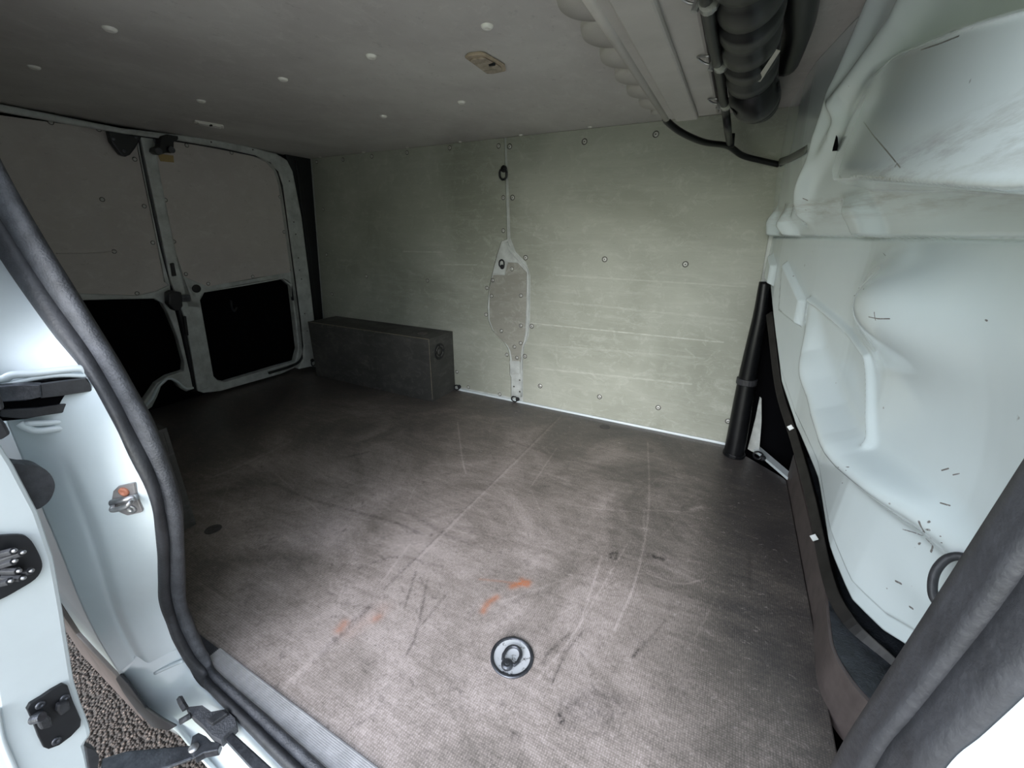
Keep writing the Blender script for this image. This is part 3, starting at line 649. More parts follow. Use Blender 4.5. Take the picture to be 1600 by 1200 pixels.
# match the two curves by height
def by_height(P, zs):
    P = smooth_path(P, 8); P = sorted(P, key=lambda p: p.z); z = [p.z for p in P]
    return np.array([[np.interp(q, z, [p[i] for p in P]) for i in (0, 1)] for q in zs])
NZ = 150
zt = np.linspace(0, 1, NZ)
zS = np.interp(zt, [0, 1], [so3[-1].z, 1.38]); zL = np.interp(zt, [0, 1], [lo3[-1].z, 1.38])
Scur = by_height(so3, zS); Lcur = by_height([p for p in lo3 if p.z < .95]+[Vector((-1.02, .15, 1.38))], zL)
Scur[zS > 1.0] = Scur[np.argmin(abs(zS-1.0))]
def smooth1(A, n):
    for _ in range(n): A[1:-1] = .5*A[1:-1]+.25*(A[:-2]+A[2:])
    return A
Lcur = smooth1(Lcur, 300)
_S0 = Scur.copy(); Scur = smooth1(Scur, 30)
NJ = 40; JV = np.zeros((NZ, NJ, 3))
for j in range(NJ):
    s = j/(NJ-1)
    JV[:, j, 0] = Scur[:, 0]*(1-s)+Lcur[:, 0]*s; JV[:, j, 1] = Scur[:, 1]*(1-s)+Lcur[:, 1]*s; JV[:, j, 2] = zS*(1-s)+zL*s
    groove = math.exp(-((s-.62)/.05)**2); step = 1/(1+math.exp(-(s-.62)/.02))
    fade = 1-sm(.50, .62, JV[:, j, 2])
    JV[:, j, 0] -= fade*(.010*groove+.014*step)-.006*math.sin(s*math.pi)
jb = grid_obj('trim_9', JV, 'paint', thick=.004, off=0); tag(jb, kind='structure')
# rear part of the sill, weld seams
def jp(x, y, X=-.955): return aX(x, y, X)
def surfpt(x, y, lift=.002):
    """nearest jamb vertex to the sight line"""
    r = ray(x, y).normalized(); Q = JV.reshape(-1, 3)-np.array(CAM); rr_ = np.array(r); t = Q@rr_; dd = np.linalg.norm(Q-t[:, None]*rr_, axis=1)
    i = int(np.argmin(dd)); return CAM+r*(t[i]-lift)
obj('weld_seam', tube(smooth_path([surfpt(x, y) for x, y in ((204, 1068), (222, 1058), (238, 1050))], 4), .0035, n=8), 'paint', jb, smooth=True)
obj('weld_seam', tube(smooth_path([surfpt(x, y) for x, y in ((243, 1051), (262, 1042), (286, 1032))], 4), .0045, n=8), 'paint', jb, smooth=True)

# lower rear corner of the sill, curved into the jamb
Ac = [(259, 968, .252), (280, 1013, .252), (307, 1059, None), (333, 1088, None), (373, 1128, None), (420, 1176, None), (470, 1226, None), (560, 1310, None)]
A3 = [aY(x, y, Y) if Y else aZ(x, y, -.012) for x, y, Y in Ac]
Bc = [(187, 1050), (200, 1069), (227, 1107), (267, 1132), (300, 1170), (340, 1215), (400, 1290), (480, 1380)]
B3 = [aY(x, y, .178) if i < 2 else aZ(x, y, -.085) for i, (x, y) in enumerate(Bc)]
A3 = resample(A3, 60); B3 = resample(B3, 60)
SV = np.zeros((60, 14, 3))
for i in range(60):
    for j in range(14):
        s = j/13; p = A3[i].lerp(B3[i], s); SV[i, j] = p; SV[i, j, 2] -= .03*sm(.1, .3, np.array(s))*sm(1., .8, np.array(s))*sm(8, 26, np.array(float(i)))
sc_ = grid_obj('trim_10', SV, 'paint', thick=.004, off=0); tag(sc_, kind='structure')
SW = np.array([[list(B3[i]), [B3[i].x-.01, B3[i].y+.02, B3[i].z-.10]] for i in range(60)])
o_ = grid_obj('sill_side', SW, 'paint', sc_, thick=.003, off=0); o_.location = (0, 0, 0)

# ================================================================== THINGS
# --- door seals
SI3 = [aY(x, y, .285) for x, y in SI]
tail_i = [aZ(x, y, .006) for x, y in ((328, 1035), (347, 1058), (387, 1093), (420, 1122), (480, 1176), (560, 1250), (700, 1390))]
tail_o = [aZ(x, y, .0) for x, y in ((307, 1056), (333, 1085), (373, 1125), (420, 1173), (470, 1222), (560, 1306), (680, 1420))]
SO3 = [aY(x, y, .252) for x, y in SO]
ci = resample(SI3+tail_i, 150); co = resample(SO3+tail_o, 150)
se = empty('door_seal', ci[60], 'long dark rubber seal curving down the rear post and along the doorway sill', 'rubber seal', 'side door seals')
def ribbon(a, b, f0, f1, prof, name, mtl, par):
    n = len(prof); V = np.zeros((len(a), n, 3))
    for i in range(len(a)):
        tn = (a[min(i+1, len(a)-1)]-a[max(i-1, 0)]).normalized(); acr = (b[i]-a[i]); nn = tn.cross(acr).normalized()
        if nn.dot(CAM-a[i]) < 0: nn = -nn
        for j in range(n):
            s, h = prof[j]; V[i, j] = a[i]+acr*(f0+(f1-f0)*s)+nn*h
    return grid_obj(name, V, mtl, par, thick=.002)
bulb = [(0, -.006), (0.02, .004), (.15, .010), (.35, .014), (.6, .014), (.85, .009), (.98, .003), (1, -.006)]
flap = [(0, -.004), (.03, .006), (.2, .010), (.45, .011), (.7, .008), (.92, .006), (1, -.004)]
a_ = ribbon(ci, co, 0, .52, flap, 'inner_lip', 'rubber2', se); b_ = ribbon(ci, co, .55, 1.03, bulb, 'outer_bulb', 'rubber', se)
# front seal: runs up the near front post
fi = [aY(x, y, .285) for x, y in ((1255, 1330), (1310, 1200), (1372, 1098), (1430, 1008), (1520, 870), (1600, 748), (1720, 565), (1900, 290))]
fo = [aY(x, y, .235) for x, y in ((1400, 1330), (1478, 1200), (1535, 1148), (1600, 1088), (1690, 1000), (1790, 880), (1900, 740), (2060, 500))]
fi = resample(fi, 60); fo = resample(fo, 60)
sf = empty('door_seal', fi[30], 'broad dark rubber seal slanting across the lower right corner in front of the bulkhead', 'rubber seal', 'side door seals')
ribbon(fi, fo, 0, .50, [(0, -.004), (.05, .004), (.3, .006), (.7, .007), (.9, .009), (.97, .006), (1, -.001)], 'inner_lip', 'rubber', sf)
ribbon(fi, fo, .505, 1.0, [(0, -.001), (.05, .004), (.3, .005), (.6, .005), (.9, .005), (1, -.004)], 'outer_bulb', 'rubber', sf)
# white skin of the front post next to that seal
q = [p.copy() for p in fo]; PV = np.zeros((60, 12, 3))
for i in range(60):
    for j in range(12):
        s = j/11; PV[i, j] = fo[i]+Vector((.20*s, -.075*math.sin(s*math.pi/2), 0))
ps = grid_obj('trim_11', PV, 'paint', thick=.004, off=0); tag(ps, kind='structure')

# --- aluminium sill strip
s0 = aZ(355, 1008); s1 = aZ(329, 1025)
ss = empty('sill_strip', (-.45, .30, 0), 'ribbed aluminium tread strip along the doorway edge of the floor', 'tread strip')
bm = bmesh.new(); y0, y1 = .272, .318; xa, xb = aZ(342, 1016).x, .17
box(bm, xa, xb, y0, y1, .0, .003)
for k in range(12): yy = y0+.002+k*(y1-y0-.003)/12; box(bm, xa, xb, yy, yy+.0018, .003, .0048)
obj('tread', bm, 'alu', ss)
obj('front_lip', bx(xa, xb, y0-.004, y0, -.012, .003), 'steel_dark', ss, bevel=.001)
# --- floor plugs and recessed ring
for px, py, r, lb_ in ((945, 667, .026, 'round dark plug set flush in the floor near the far wall'), (333, 827, .024, 'round dark plug set flush in the floor beside the near wooden box')):
    c = aZ(px, py, .0005); tag(obj('floor_plug', lathe(c, (0, 0, 1), [(r*1.06, 0), (r*1.04, .001), (r, .0015), (r*.9, .001), (0, .001)], 28), 'plug', None, smooth=True), lb_, 'floor plug', 'floor plugs')
cup = aZ(800, 1027)
cu = empty('recessed_lashing_point', cup, 'round metal lashing cup with a folded ring in the worn floor near the sill', 'lashing ring')
obj('rim', lathe(cup, (0, 0, 1), [(.052, .0005), (.052, .004), (.049, .005), (.044, .004), (.044, .0012)], 40), 'steel_dark', cu, smooth=True)
pan = mat('speckled_zinc_pan', (.55, .57, .60), .4, metal=.3); kk = NT(pan)
kk.link(kk.mix(kk.rng(kk.noise(kk.coord(), 55, 6, .7), .56, .64), (.72, .74, .77), (.06, .055, .05)), kk.b.inputs['Base Color']); M['pan'] = pan
obj('pan', lathe(cup, (0, 0, 1), [(.0445, .0025), (.038, .0012), (0, .0010)], 36), 'pan', cu, smooth=True)
aa = (aZ(811, 1018)-aZ(796, 1046)).normalized(); bb_ = Vector((-.8, .6, 0)).normalized() 
def dring(c, aa, nn, size, r, name, mtl, par):
    """D ring lying in the plane (aa, side), aa points to the round end"""
    sd_ = aa.cross(nn).normalized(); pts = []
    for k in range(13):
        t = math.pi*k/12; pts.append(c+aa*(size*.55+math.sin(t)*size*.55)+sd_*(math.cos(t)*size*.5))
    pts += [c-sd_*size*.42, c+sd_*size*.42]
    return obj(name, tube(smooth_path(pts, 2, True), r, n=8, closed=True), mtl, par, smooth=True)
bs = cup-aa*.017+Vector((0, 0, .005))
dring(bs, aa, Vector((0, 0, 1)), .038, .0042, 'ring', 'steel_dark', cu)
bm = bmesh.new(); lathe(bs-aa*.008, (0, 0, 1), [(.014, -.002), (.014, .004), (.010, .007), (0, .007)], 20, bm); lathe(bs-aa*.008, (0, 0, 1), [(.006, .007), (.006, .009), (0, .009)], 6, bm)
obj('bolt_base', bm, 'steel_dark', cu, bevel=.001)

# --- lashing rings on walls
def lash(px, py, plane, nrm, down, size, label, v=None):
    c = plane(px, py) if v is None else plane(px, py, v)
    nrm = Vector(nrm).normalized(); down = Vector(down).normalized()
    r = empty('lashing_ring', c, label, 'lashing ring', 'black lashing rings round the load area'); sd_ = nrm.cross(down)
    bm = bmesh.new(); lathe(c, nrm, [(size*.42, 0), (size*.42, .006), (size*.30, .010), (size*.12, .011), (size*.12, .014), (0, .014)], 16, bm)
    obj('bolt_base', bm, 'black', r, bevel=.0008)
    dring(c+nrm*.010+down*size*.15, down, nrm, size, size*.13, 'ring', 'black', r)
lash(787.5, 264, aY, (0, -1, 0), (0, 0, -1), .040, 'topmost black lashing ring hanging on the seam of the far wall', D)
lash(785, 417, aY, (0, -1, 0), (0, 0, 1), .030, 'black lashing ring on the white pillar triangle in the middle of the far wall', D+.004)
lash(809, 623.5, aY, (0, -1, 0), (-1, 0, 0), .030, 'black lashing ring lying at the foot of the white pillar on the far wall', D)
lash(718, 604, aY, (0, -1, 0), (-1, 0, -.4), .030, 'black lashing ring at the far wall base beside the big dark wooden box', D)
lash(1192, 716, aZ, (-.5, -.6, .6), (-.7, .6, .0), .032, 'black lashing ring on the white corner strip below the bulkhead', .018)
lash(487.5, 563, lambda x, y: aR(x, y, .086), NR, (0, 0, -1), .032, 'small black lashing ring at the foot of the white rear door post')
# --- plywood wheel boxes
def wheel_box(x0, x1, y0, y1, h, label, ringc=True):
    r = empty('wheel_box', ((x0+x1)/2, (y0+y1)/2, 0), label, 'wooden box', 'plywood wheel boxes')
    t = .012; ny = y0 if ringc else y1-t
    obj('front_board', bx(x0, x1, ny, ny+t, 0, h-t), 'box_ply', r, bevel=.001)
    obj('end_board', bx(x1-t, x1, y0+(t if ringc else 0), y1-(0 if ringc else t), 0, h-t), 'box_ply', r, bevel=.001)
    lid = obj('lid', bx(x0, x1, y0, y1, h-t, h), 'box_ply', r, bevel=.001)
    return r, lid
xf = aZ(676, 628).x; yf = aZ(676, 628).y
wb, lid = wheel_box(-2.52, xf, yf, D-.002, .388, 'long dark plywood wheel box against the far wall')
M['edge'] = mat('bare_board_edge', (.26, .22, .17), .6, var=.3, vscale=60)
obj('worn_edge', bx(-2.52, xf, yf-.0008, yf+.0012, .386, .3892), 'edge', wb); obj('worn_edge', bx(xf-.0012, xf+.0008, yf-.0008, yf+.0012, .02, .388), 'edge', wb)
c = aX(686.5, 549, xf)
bm = bmesh.new()
for r0 in (.040, .028):
    for k in range(3 if r0 < .03 else 1):
        pass
gr = obj('round_grille', lathe(c, (1, 0, 0), [(.050, 0), (.050, .002), (.046, .003), (.043, .001), (0, .0006)], 36), 'black', wb, smooth=True)
for k in range(4):
    a0 = k*math.pi/2+.25; pts = [c+Vector((.003, math.cos(a0+t*1.05)*.033, math.sin(a0+t*1.05)*.033)) for t in np.linspace(0, 1, 9)]
    obj('rib', tube(pts, .005, n=8), 'box_ply', gr, smooth=True)
obj('hub', lathe(c, (1, 0, 0), [(.020, .0), (.019, .003), (0, .003)], 24), 'box_ply', gr, smooth=True)
sc0 = aZ(660, 521, .388); obj('plug', lathe(sc0, (0, 0, 1), [(.030, 0), (.030, .0015), (.024, .002), (0, .001)], 26), 'brown', wb, smooth=True)
wheel_box(-2.55, -1.52, .345, .545, .372, 'dark plywood wheel box just behind the curved door seal', False)

# --- ceiling lamp, second lamp seen edge-on
def ceil_lamp(pts, label, th=.008, m1='lamp', m2='lens'):
    P = [aZ(x, y, H-.0005) for x, y in pts]; c = sum(P, Vector())/len(P)
    r = empty('ceiling_lamp', c, label, 'ceiling lamp', 'ceiling lamps')
    obj('housing', prism(P, (0, 0, -th)), m1, r, bevel=.004)
    I = [c+(p-c)*.78 for p in P]; obj('lens', prism([p-Vector((0, 0, th)) for p in I], (0, 0, -.004)), m2, r, bevel=.003)
    bm = bmesh.new(); tube([c+Vector((.012, -.004, -th-.004)), c+Vector((.030, -.008, -th-.006))], .004, bm, n=8); obj('switch', bm, 'black', r)
    return r
ceil_lamp([(726, 86), (731, 82), (752, 79.5), (759, 81), (789, 99), (791, 106), (768, 111), (760, 111)], 'small yellowed interior lamp on the grey ceiling')
ceil_lamp([(301, 190), (304, 187), (349, 195), (350, 199)], 'thin pale lamp fitting on the ceiling seen edge on above the rear doors', .006, 'rivet_white', 'rivet_white')

# --- roof mounted evaporator unit
U = empty('roof_unit', aZ(1000, 60, 1.36), 'pale grey moulded roof unit with a scalloped left side hanging from the ceiling', 'air conditioner')
zt_ = 1.300; yE = aZ(1041, 187, zt_).y; xL = aZ(1041, 187, zt_).x; xR = -.118
obj('tray', bx(xL, xR, .32, yE, zt_, zt_+.022), 'unit', U, bevel=.006)
xl2 = aZ(1046, 178, zt_-.01).x; xr2 = aZ(1097, 171, zt_-.01).x
obj('drip_panel', bx(xL+.032, xR-.055, .32, yE-.012, zt_-.012, zt_+.002), 'unit', U, bevel=.005)
obj('edge_rail', tube([Vector((xL, .32, zt_+.006)), Vector((xL, yE, zt_+.006))], .012, n=10), 'unit', U, smooth=True)
obj('body', bx(xL-.02, xR-.01, .32, yE-.03, zt_+.02, H-.0005), 'unit', U, bevel=.01)
# scalloped side: row of rounded pressings
scv = np.zeros((400, 16, 3)); ysS = np.linspace(.34, yE+.02, 400)
per = .128
for j in range(16):
    s = j/15; zz = zt_+.02+(H-.001-zt_-.02)*s
    ph = ((ysS/per) % 1.0); sc1 = np.sqrt(np.clip(1-((ph-.5)/.5)**2, 0, 1))
    scv[:, j, 0] = xL+.004-(0. if j == 0 else 1.)*(.022+.056*sc1*(1-.35*sm(1.35, 1.6, ysS)))*math.sin(math.pi*(.38+.55*s)); scv[:, j, 1] = ysS; scv[:, j, 2] = zz
o_ = grid_obj('scalloped_side', scv, 'unit', U, thick=.003)
# --- pipe along the unit with clamps
pp = [aZ(1096, -60, 1.29), aZ(1104, 0, 1.285), aZ(1114, 60, 1.285), aZ(1124, 110, 1.285), aZ(1130, 150, 1.285), aZ(1134, 175, 1.28), aZ(1137, 200, 1.25)]
pj = aY(1140, 224, 1.93)
pp = pp+[pp[-1].lerp(pj, .45)+Vector((0, 0, -.0)), pj]
P_ = empty('drain_pipe', pp[0], 'thin black pipe clipped beside the grey roof unit, branching across the far wall corner', 'pipe')
obj('pipe', tube(smooth_path(pp, 6), .0105, n=12), 'hose', P_, smooth=True)
for i, (x, y) in enumerate(((1127, 100), (1135, 163), (1108, 3))):
    c = aZ(x, y, 1.283); cl_ = obj('clamp', tube([c+Vector((0, -.006, 0)), c+Vector((0, .008, .0))], .0145, n=14), 'steel', P_)
    obj('screw', lathe(c+Vector((-.018, .002, -.002)), (-.3, 0, -1), [(.006, -.008), (.006, .006), (0, .006)], 8), 'steel', cl_)
    obj('bracket', tube(smooth_path([c+Vector((-.012, 0, .0)), c+Vector((-.030, .004, .006)), c+Vector((-.045, -.012, .014)), c+Vector((-.022, -.022, .01))], 4), .0022, n=6), 'steel', cl_, smooth=True)
# cable from the unit's end to the bulkhead corner
c0 = aZ(1042, 189, zt_+.008); cj = aY(1137, 228, 1.93); ce_ = aY(1217, 257, 2.04)
obj('side_branch', tube(smooth_path([c0+Vector((0, -.03, .005)), c0, aY(1065, 207, 1.68), aY(1100, 222, 1.80), cj, aY(1160, 243, 1.99), aY(1190, 251, 2.02), ce_], 6), .0105, n=10), 'hose', P_, smooth=True)
obj('tee_joint', tube([pj+Vector((0, 0, .03)), pj+Vector((.004, 0, -.014))], .0135, n=12), 'hose', P_, smooth=True)

# --- big corrugated duct
dc = [aZ(1170, -140, 1.315), aZ(1172, -60, 1.315), aZ(1173, 0, 1.312), aZ(1172, 60, 1.308), aZ(1174, 105, 1.303), aZ(1177, 135, 1.30), aZ(1184, 158, 1.295), aX(1200, 172, .02), aX(1214, 172, .045)]
dp = smooth_path(dc, 14)
DU = empty('air_duct', dc[3], 'thick black corrugated duct hose under the ceiling, bending into the bulkhead', 'duct hose')
# resample for regular rings
def even(P, n):
    d = [0]
    for a, b in zip(P, P[1:]): d.append(d[-1]+(b-a).length)
    return [Vector([np.interp(d[-1]*i/(n-1), d, [p[k] for p in P]) for k in range(3)]) for i in range(n)], d[-1]
dp, Ld = even(dp, 260)
def dr(t):
    s = t*Ld; base = .052 if t < .80 else .052-.010*min(1, (t-.80)/.08)
    ph = (s/.085) % 1.0
    if t < .80: return base-.013*math.exp(-((ph-.5)/.11)**2)-.0015*math.exp(-((ph-.2)/.04)**2)-.0015*math.exp(-((ph-.8)/.04)**2)
    return base
obj('hose', tube(dp, [dr(i/259) for i in range(260)], n=28), 'hose', DU, smooth=True)
for i in (212, 258):
    c = dp[i]; tn = (dp[min(i+1, 259)]-dp[i-1]).normalized(); obj('collar', tube([c-tn*.010, c+tn*.012], .047, n=28), 'hose', DU)
tn = (dp[-1]-dp[-3]).normalized(); sl_ = obj('sleeve', tube([dp[-1], dp[-1]+tn*.05], .040, n=28), 'steel_dark', DU, smooth=True)
for k in range(5):
    c = dp[-1]+tn*(.012+k*.007); obj('sleeve_rib', tube([c-tn*.0015, c+tn*.0015], .0425, n=28), 'hose', sl_)
# paper tag on the duct
tg0 = [aZ(x, y, 1.262) for x, y in ((1213, 78), (1219, 80), (1188, 128), (1180, 127))]
tgo = obj('paper_label', prism(tg0, (0, 0, .001)), mat('torn_paper_label', (.45, .44, .38), .6, var=.1), DU)
# black cluster of hoses in the corner behind the duct
dk = smooth_path([aZ(1254, -50, 1.365), aZ(1251, 5, 1.365), aZ(1247, 40, 1.372), aZ(1238, 72, 1.376), aZ(1229, 98, 1.385)], 6)
tag(obj('vent_hose', tube(dk, .030, n=16), 'hose', None, smooth=True), 'second black hose in the ceiling corner behind the corrugated duct', 'duct hose')

# --- black hose standing at the corner of far wall and bulkhead
h0 = aZ(1146, 711, .0); pts = [Vector((h0.x, h0.y, .0)), aY(1152, 680, h0.y+.002), aY(1166, 600, 1.99), aY(1178, 540, 1.985), aY(1188, 490, 1.985), aY(1195, 440, 1.99)]
hs = empty('standing_hose', h0, 'black rubber hose standing in the floor corner between far wall and bulkhead', 'hose')
hp, _L = even(smooth_path(pts, 10), 60)
obj('hose', tube(hp, [.042-.022*(i/59)**1.6 for i in range(60)], n=22), 'hose', hs, smooth=True)
obj('collar', tube([hp[0]+Vector((0, 0, .0005)), hp[0]+Vector((0.001, 0, .018))], .0465, n=22), 'hose', hs, bevel=.002)
obj('band', tube([hp[26], hp[28]], .041, n=22), 'rubber', hs, bevel=.002)

# --- striker plate on the jamb
def disk_on(c, n, r, h, mtl, name, par, seg=16): return obj(name, lathe(c, n, [(r, 0), (r, h*.7), (r*.8, h), (0, h)], seg), mtl, par, smooth=False)
def surfn(x, y):
    r = ray(x, y).normalized(); Q = JV-np.array(CAM); rr_ = np.array(r); t = Q@rr_; dd = np.linalg.norm(Q-t[..., None]*rr_, axis=-1)
    i, j = np.unravel_index(int(np.argmin(dd)), dd.shape); i = min(max(i, 5), NZ-6); j = min(max(j, 4), NJ-5)
    n = Vector(JV[i+5, j]-JV[i-5, j]).cross(Vector(JV[i, j+4]-JV[i, j-4])).normalized()
    return n if n.dot(r) < 0 else -n
n_j = surfn(196, 782)
cS = surfpt(196, 782, .0)
sx = cS.x
def onp(x, y, lift=0.): return at(x, y, n_j, n_j.dot(cS)+.006+lift)
sk_ = empty('latch_striker', cS, 'grey steel latch striker with two prongs screwed to the white rear door post', 'door latch')
obj('plate', prism([onp(x, y) for x, y in ((176, 768), (183, 761), (209, 755), (213, 775), (222, 797), (221, 801), (198, 806), (186, 801), (172, 790))], -n_j*.006), M['steel_dark'] if False else mat('grey_zinc_plate', (.33, .31, .31), .4, metal=.5, var=.2, vscale=40), sk_, bevel=.002)
obj('screw', lathe(onp(194, 768), n_j, [(.0085, 0), (.0085, .002), (.005, .004), (.004, .002), (0, .002)], 14), 'rust', sk_, smooth=True)
obj('screw', lathe(onp(206, 795), n_j, [(.0085, 0), (.0085, .002), (.005, .004), (.004, .002), (0, .002)], 14), 'steel', sk_, smooth=True)
obj('loop', tube(smooth_path([onp(181, 789, -.002), onp(176, 793, .016), onp(177, 797, .022), onp(196, 792, .024), onp(204, 784, .020), onp(205, 781, .0)], 5), .0042, n=10), 'steel', sk_, smooth=True)
obj('bar', tube([onp(175, 786, .004), onp(212, 777, .004)], .0062, n=12), 'steel', sk_, smooth=True)

# --- middle guide rail opening in the jamb
gr_ = empty('guide_rail', surfpt(80, 620), 'black sliding door guide rail and roller bar crossing the white rear post', 'guide rail')
def js(x, y, l=0.): 
    p = surfpt(x, y, 0.); return p+(CAM-p).normalized()*l
n_j = Vector((.93, -.36, .0)).normalized()
def band(P, th, lift, mtl, name, par, bev=.002, toward=None):
    q = [at(x, y, n_j, n_j.dot(surfpt(100, 620, 0.))+lift) for x, y in P]
    return obj(name, prism(q, -n_j*th), mtl, par, bevel=bev)
band([(-40, 606), (20, 600), (100, 592), (132, 590), (140, 612), (152, 632), (146, 637), (100, 642), (40, 655), (-40, 662)], .02, .004, 'void', 'cavity', gr_)
band([(-40, 604), (0, 603), (35, 600), (64, 601), (66, 620), (40, 626), (10, 628), (-40, 630)], .014, .020, 'steel_dark', 'roller_bar_end', gr_, .003)
band([(62, 601), (100, 596), (134, 592), (140, 600), (144, 611), (100, 618), (64, 622)], .010, .018, 'rubber', 'roller_bar', gr_, .003)
band([(0, 640), (60, 637), (120, 628), (155, 632), (162, 637), (80, 648), (36, 655), (0, 652)], .01, .008, 'rubber', 'lower_track', gr_, .002)
for P, r in (([(-30, 596), (5, 592), (20, 586), (60, 583), (100, 578), (128, 576), (140, 584)], .006), ([(-30, 604), (8, 601), (60, 590), (100, 586), (140, 588)], .004), ([(30, 661), (42, 668), (60, 673), (100, 668), (140, 664), (176, 658)], .006), ([(40, 662), (80, 660), (130, 654), (168, 645)], .005), ([(165, 640), (174, 648), (182, 660)], .005)):
    obj('weld_lip', tube(smooth_path([at(x, y, n_j, n_j.dot(surfpt(100, 620, 0.))+.003) for x, y in P], 5), r, n=8), 'paint', jb, smooth=True)
# cover over the roller arm at the left edge of the view
rc = bmesh.new(); prism([aX(x, y, -.835) for x, y in ((-60, 600), (0, 612), (7, 632), (8, 640), (-2, 642), (-60, 640))], (-.02, 0, 0), rc)
prism([aX(x, y, -.835) for x, y in ((-60, 650), (0, 652), (10, 663), (18, 678), (3, 688), (-60, 690))], (-.02, 0, 0), rc)
tag(obj('roller_cover', rc, 'rubber', None, bevel=.004), 'dark plastic roller arm cover at the left edge above the open sliding door', 'door roller')
# dark rounded buffer
q = [aX(x, y, -.885) for x, y in ((15, 731), (40, 727), (62, 729), (78, 740), (86, 757), (82, 775), (72, 788), (55, 797), (20, 800))]
q = smooth_path(q, 4, True)
tag(obj('rubber_buffer', prism(q, (-.035, 0, 0)), 'rubber2', None, bevel=.006), 'dark rounded rubber buffer between the open sliding door and the rear post', 'rubber buffer')

# --- open sliding door: its front edge
DX = -.85
dd_ = [(-80, 560), (-40, 600), (0, 692), (24, 730), (61, 801), (85, 872), (93, 915), (100, 955), (107, 1000), (117, 1064), (128, 1100), (141, 1133), (144, 1147), (133, 1163), (138, 1180), (145, 1215), (140, 1300), (60, 1300), (22, 1205), (2, 1156), (-8, 1100), (-40, 900), (-90, 700)]
d3 = obj('door_3', prism([aX(x, y, DX) for x, y in dd_], (-.9, 0, 0)), 'paint', bevel=.006); tag(d3, kind='structure')
obj('edge_fold', tube(smooth_path([aX(x, y, DX+.002) for x, y in ((-6, 1110), (3, 1156), (22, 1203), (40, 1250))], 5), .004, n=8), 'paint', d3, smooth=True)
pc = obj('contact_plate', prism(smooth_path([aX(x, y, DX+.006) for x, y in ((-40, 840), (-10, 838), (30, 836), (45, 841), (56, 856), (65, 876), (65, 890), (55, 905), (30, 921), (0, 937), (-40, 950))], 3, True), (-.008, 0, 0)), 'black', d3, bevel=.004)
for (x0, y0), (x1, y1) in (((0, 866), (21, 861)), ((0, 876), (34, 864)), ((0, 884), (22, 877)), ((4, 892), (28, 892)), ((2, 903), (34, 903)), ((30, 897), (48, 892)), ((0, 912), (16, 908))):
    a = aX(x0, y0, DX+.008); b = aX(x1, y1, DX+.024); cc_ = obj('contact_block', tube([a, a.lerp(b, .5), b], .0055, n=6), 'rubber', pc, bevel=.001)
    obj('contact_pin', lathe(b, (b-a).normalized(), [(.0028, -.002), (.0028, .003), (.0018, .0045), (0, .0048)], 10), 'steel', cc_, smooth=True)
lp = obj('lock_plate', prism([aX(x, y, DX+.006) for x, y in ((42, 1109), (47, 1100), (64, 1090), (80, 1076 + 3), (98, 1069), (106, 1072), (114, 1095), (127, 1125), (126, 1135), (112, 1150), (92, 1165), (76, 1171), (68, 1168), (60, 1152), (52, 1130))], (-.008, 0, 0)), 'black', d3, bevel=.005)
for x, y in ((63, 1101), (101, 1090), (88, 1157)): obj('screw', lathe(aX(x, y, DX+.006), (1, 0, 0), [(.006, 0), (.006, .002), (.003, .003), (.0025, .001), (0, .001)], 14), 'steel_dark', lp, smooth=True)
obj('guide_block', prism([aX(x, y, DX+.020) for x, y in ((56, 1122), (70, 1115), (80, 1120), (84, 1136), (64, 1142))], (-.014, 0, 0)), 'rubber', lp, bevel=.003)
obj('guide_peg', tube([aX(51, 1124, DX+.014), aX(66, 1120, DX+.026)], .007, n=14), 'steel_dark', lp, bevel=.001)
obj('guide_block', prism([aX(x, y, DX+.016) for x, y in ((90, 1102), (108, 1096), (112, 1108), (96, 1120), (88, 1112))], (-.010, 0, 0)), 'rubber', lp, bevel=.003)
obj('edge_bracket', prism([aX(x, y, DX+.004) for x, y in ((133, 1166), (150, 1172), (156, 1185), (152, 1210), (140, 1210))], (-.02, 0, 0)), 'rubber', d3, bevel=.002)

# --- lower roller arm, carriage and rail
ra = empty('roller_carriage', aZ(325, 1140, .0), 'dark steel roller carriage and arm linking the sliding door to the sill rail', 'door roller')
ZA = -.02
obj('arm', prism([aZ(x, y, ZA) for x, y in ((158, 1185), (200, 1172), (296, 1164), (306, 1172), (300, 1185), (262, 1199), (200, 1215), (155, 1225))], (0, 0, -.008)), 'steel_dark', ra, bevel=.003)
cb_ = obj('carriage', prism([aZ(x, y, .012) for x, y in ((290, 1105), (316, 1102), (330, 1112), (352, 1108), (367, 1122), (369, 1132), (345, 1156), (331, 1148), (315, 1130), (300, 1117))], (0, 0, -.022)), 'rubber2', ra, bevel=.004)
bm = bmesh.new(); prism([aZ(x, y, .020) for x, y in ((322, 1124), (348, 1108), (356, 1114), (331, 1131))], (0, 0, -.012), bm)
obj('clip', bm, 'rubber', cb_, bevel=.002)
obj('pin', tube([aZ(281, 1128, .010), aZ(298, 1118, .012)], .006, n=10), 'rubber2', ra, smooth=True)
obj('pivot', prism([aZ(x, y, -.004) for x, y in ((296, 1172), (300, 1150), (310, 1144), (322, 1150), (330, 1158), (345, 1160), (340, 1172), (318, 1176), (304, 1184))], (0, 0, -.018)), 'steel_dark', ra, bevel=.003)
obj('pivot_bolt', lathe(aZ(303, 1169, -.003), (0, 0, 1), [(.009, 0), (.009, .003), (.005, .005), (0, .005)], 18), 'steel', ra, smooth=True)
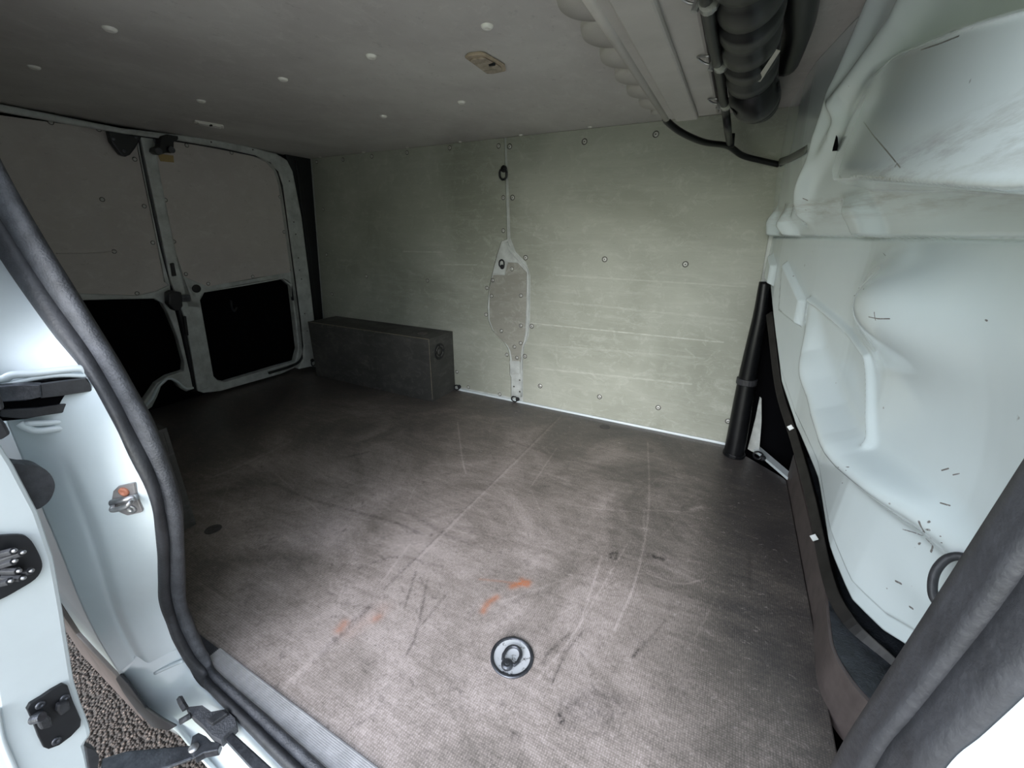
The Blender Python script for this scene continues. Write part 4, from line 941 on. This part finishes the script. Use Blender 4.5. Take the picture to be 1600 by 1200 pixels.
tag(obj('lower_rail', prism([aZ(x, y, .002) for x, y in ((344, 1146), (360, 1140), (470, 1240), (440, 1250)) ], (0, 0, -.014)), 'steel_dark', None, bevel=.003), 'black lower sliding door rail beside the sill at the bottom edge', 'guide rail')
tag(obj('body_clip', tube(smooth_path([surfpt(283, 1095, .006)+Vector((0, 0, 0)), aZ(281, 1092, .03), aZ(285, 1100, .025), aZ(290, 1108, .02)], 4), .006, n=6), 'rubber', None, bevel=.001), 'small dark clip on the white sill next to the roller carriage', 'clip')

# --- black sill extension flap below the jamb, wheel
fp = [aY(x, y, .172) for x, y in ((186, 1054), (199, 1068), (226, 1106), (252, 1124), (274, 1136), (262, 1143), (240, 1138), (214, 1112), (192, 1082), (180, 1060))]
tag(obj('mud_guard_strip', prism(fp, (0, .005, 0)), 'rubber', None, bevel=.003), 'black plastic strip under the lower corner of the rear door post', 'trim strip')
ww = empty('wheel', (-2.05, .36, -.61), 'black rear tyre glimpsed in the gap between sliding door and rear post', 'wheel')
prof = [(.19, -.09), (.27, -.105), (.315, -.10), (.33, -.085), (.335, 0), (.33, .085), (.315, .10), (.27, .105), (.19, .09)]
bm = lathe((-2.05, .36, -.275), (0, 1, 0), prof, 60)
obj('tyre', bm, 'tyre', ww, smooth=False); obj('rim', lathe((-2.05, .36, -.275), (0, 1, 0), [(0, -.06), (.17, -.07), (.195, -.09), (.195, .09), (0, .07)], 40), 'steel_dark', ww, smooth=True)

# --- black loop handle at the foot of the bulkhead
hc = hit(1492, 905); hc2 = hc+(CAM-hc).normalized()*.06
npl = (CAM-hc).normalized(); pts = [at(x, y, npl, npl.dot(hc2)) for x, y in ((1468, 948), (1458, 930), (1458, 905), (1466, 886), (1482, 872), (1504, 870), (1524, 884), (1532, 905), (1526, 930), (1506, 948))]
hl = empty('loop_handle', hc, 'dark blue black rubber loop at the foot of the white bulkhead beside the slanting seal', 'loop handle')
obj('loop', tube(smooth_path(pts, 5), .0068, n=14), 'rubber', hl, smooth=True)
for p in (pts[0], pts[-1]): obj('stud', tube([p, p+(hc-hc2)*1.1], .006, n=12), 'rubber', hl, smooth=True)
bpy.context.view_layer.update()
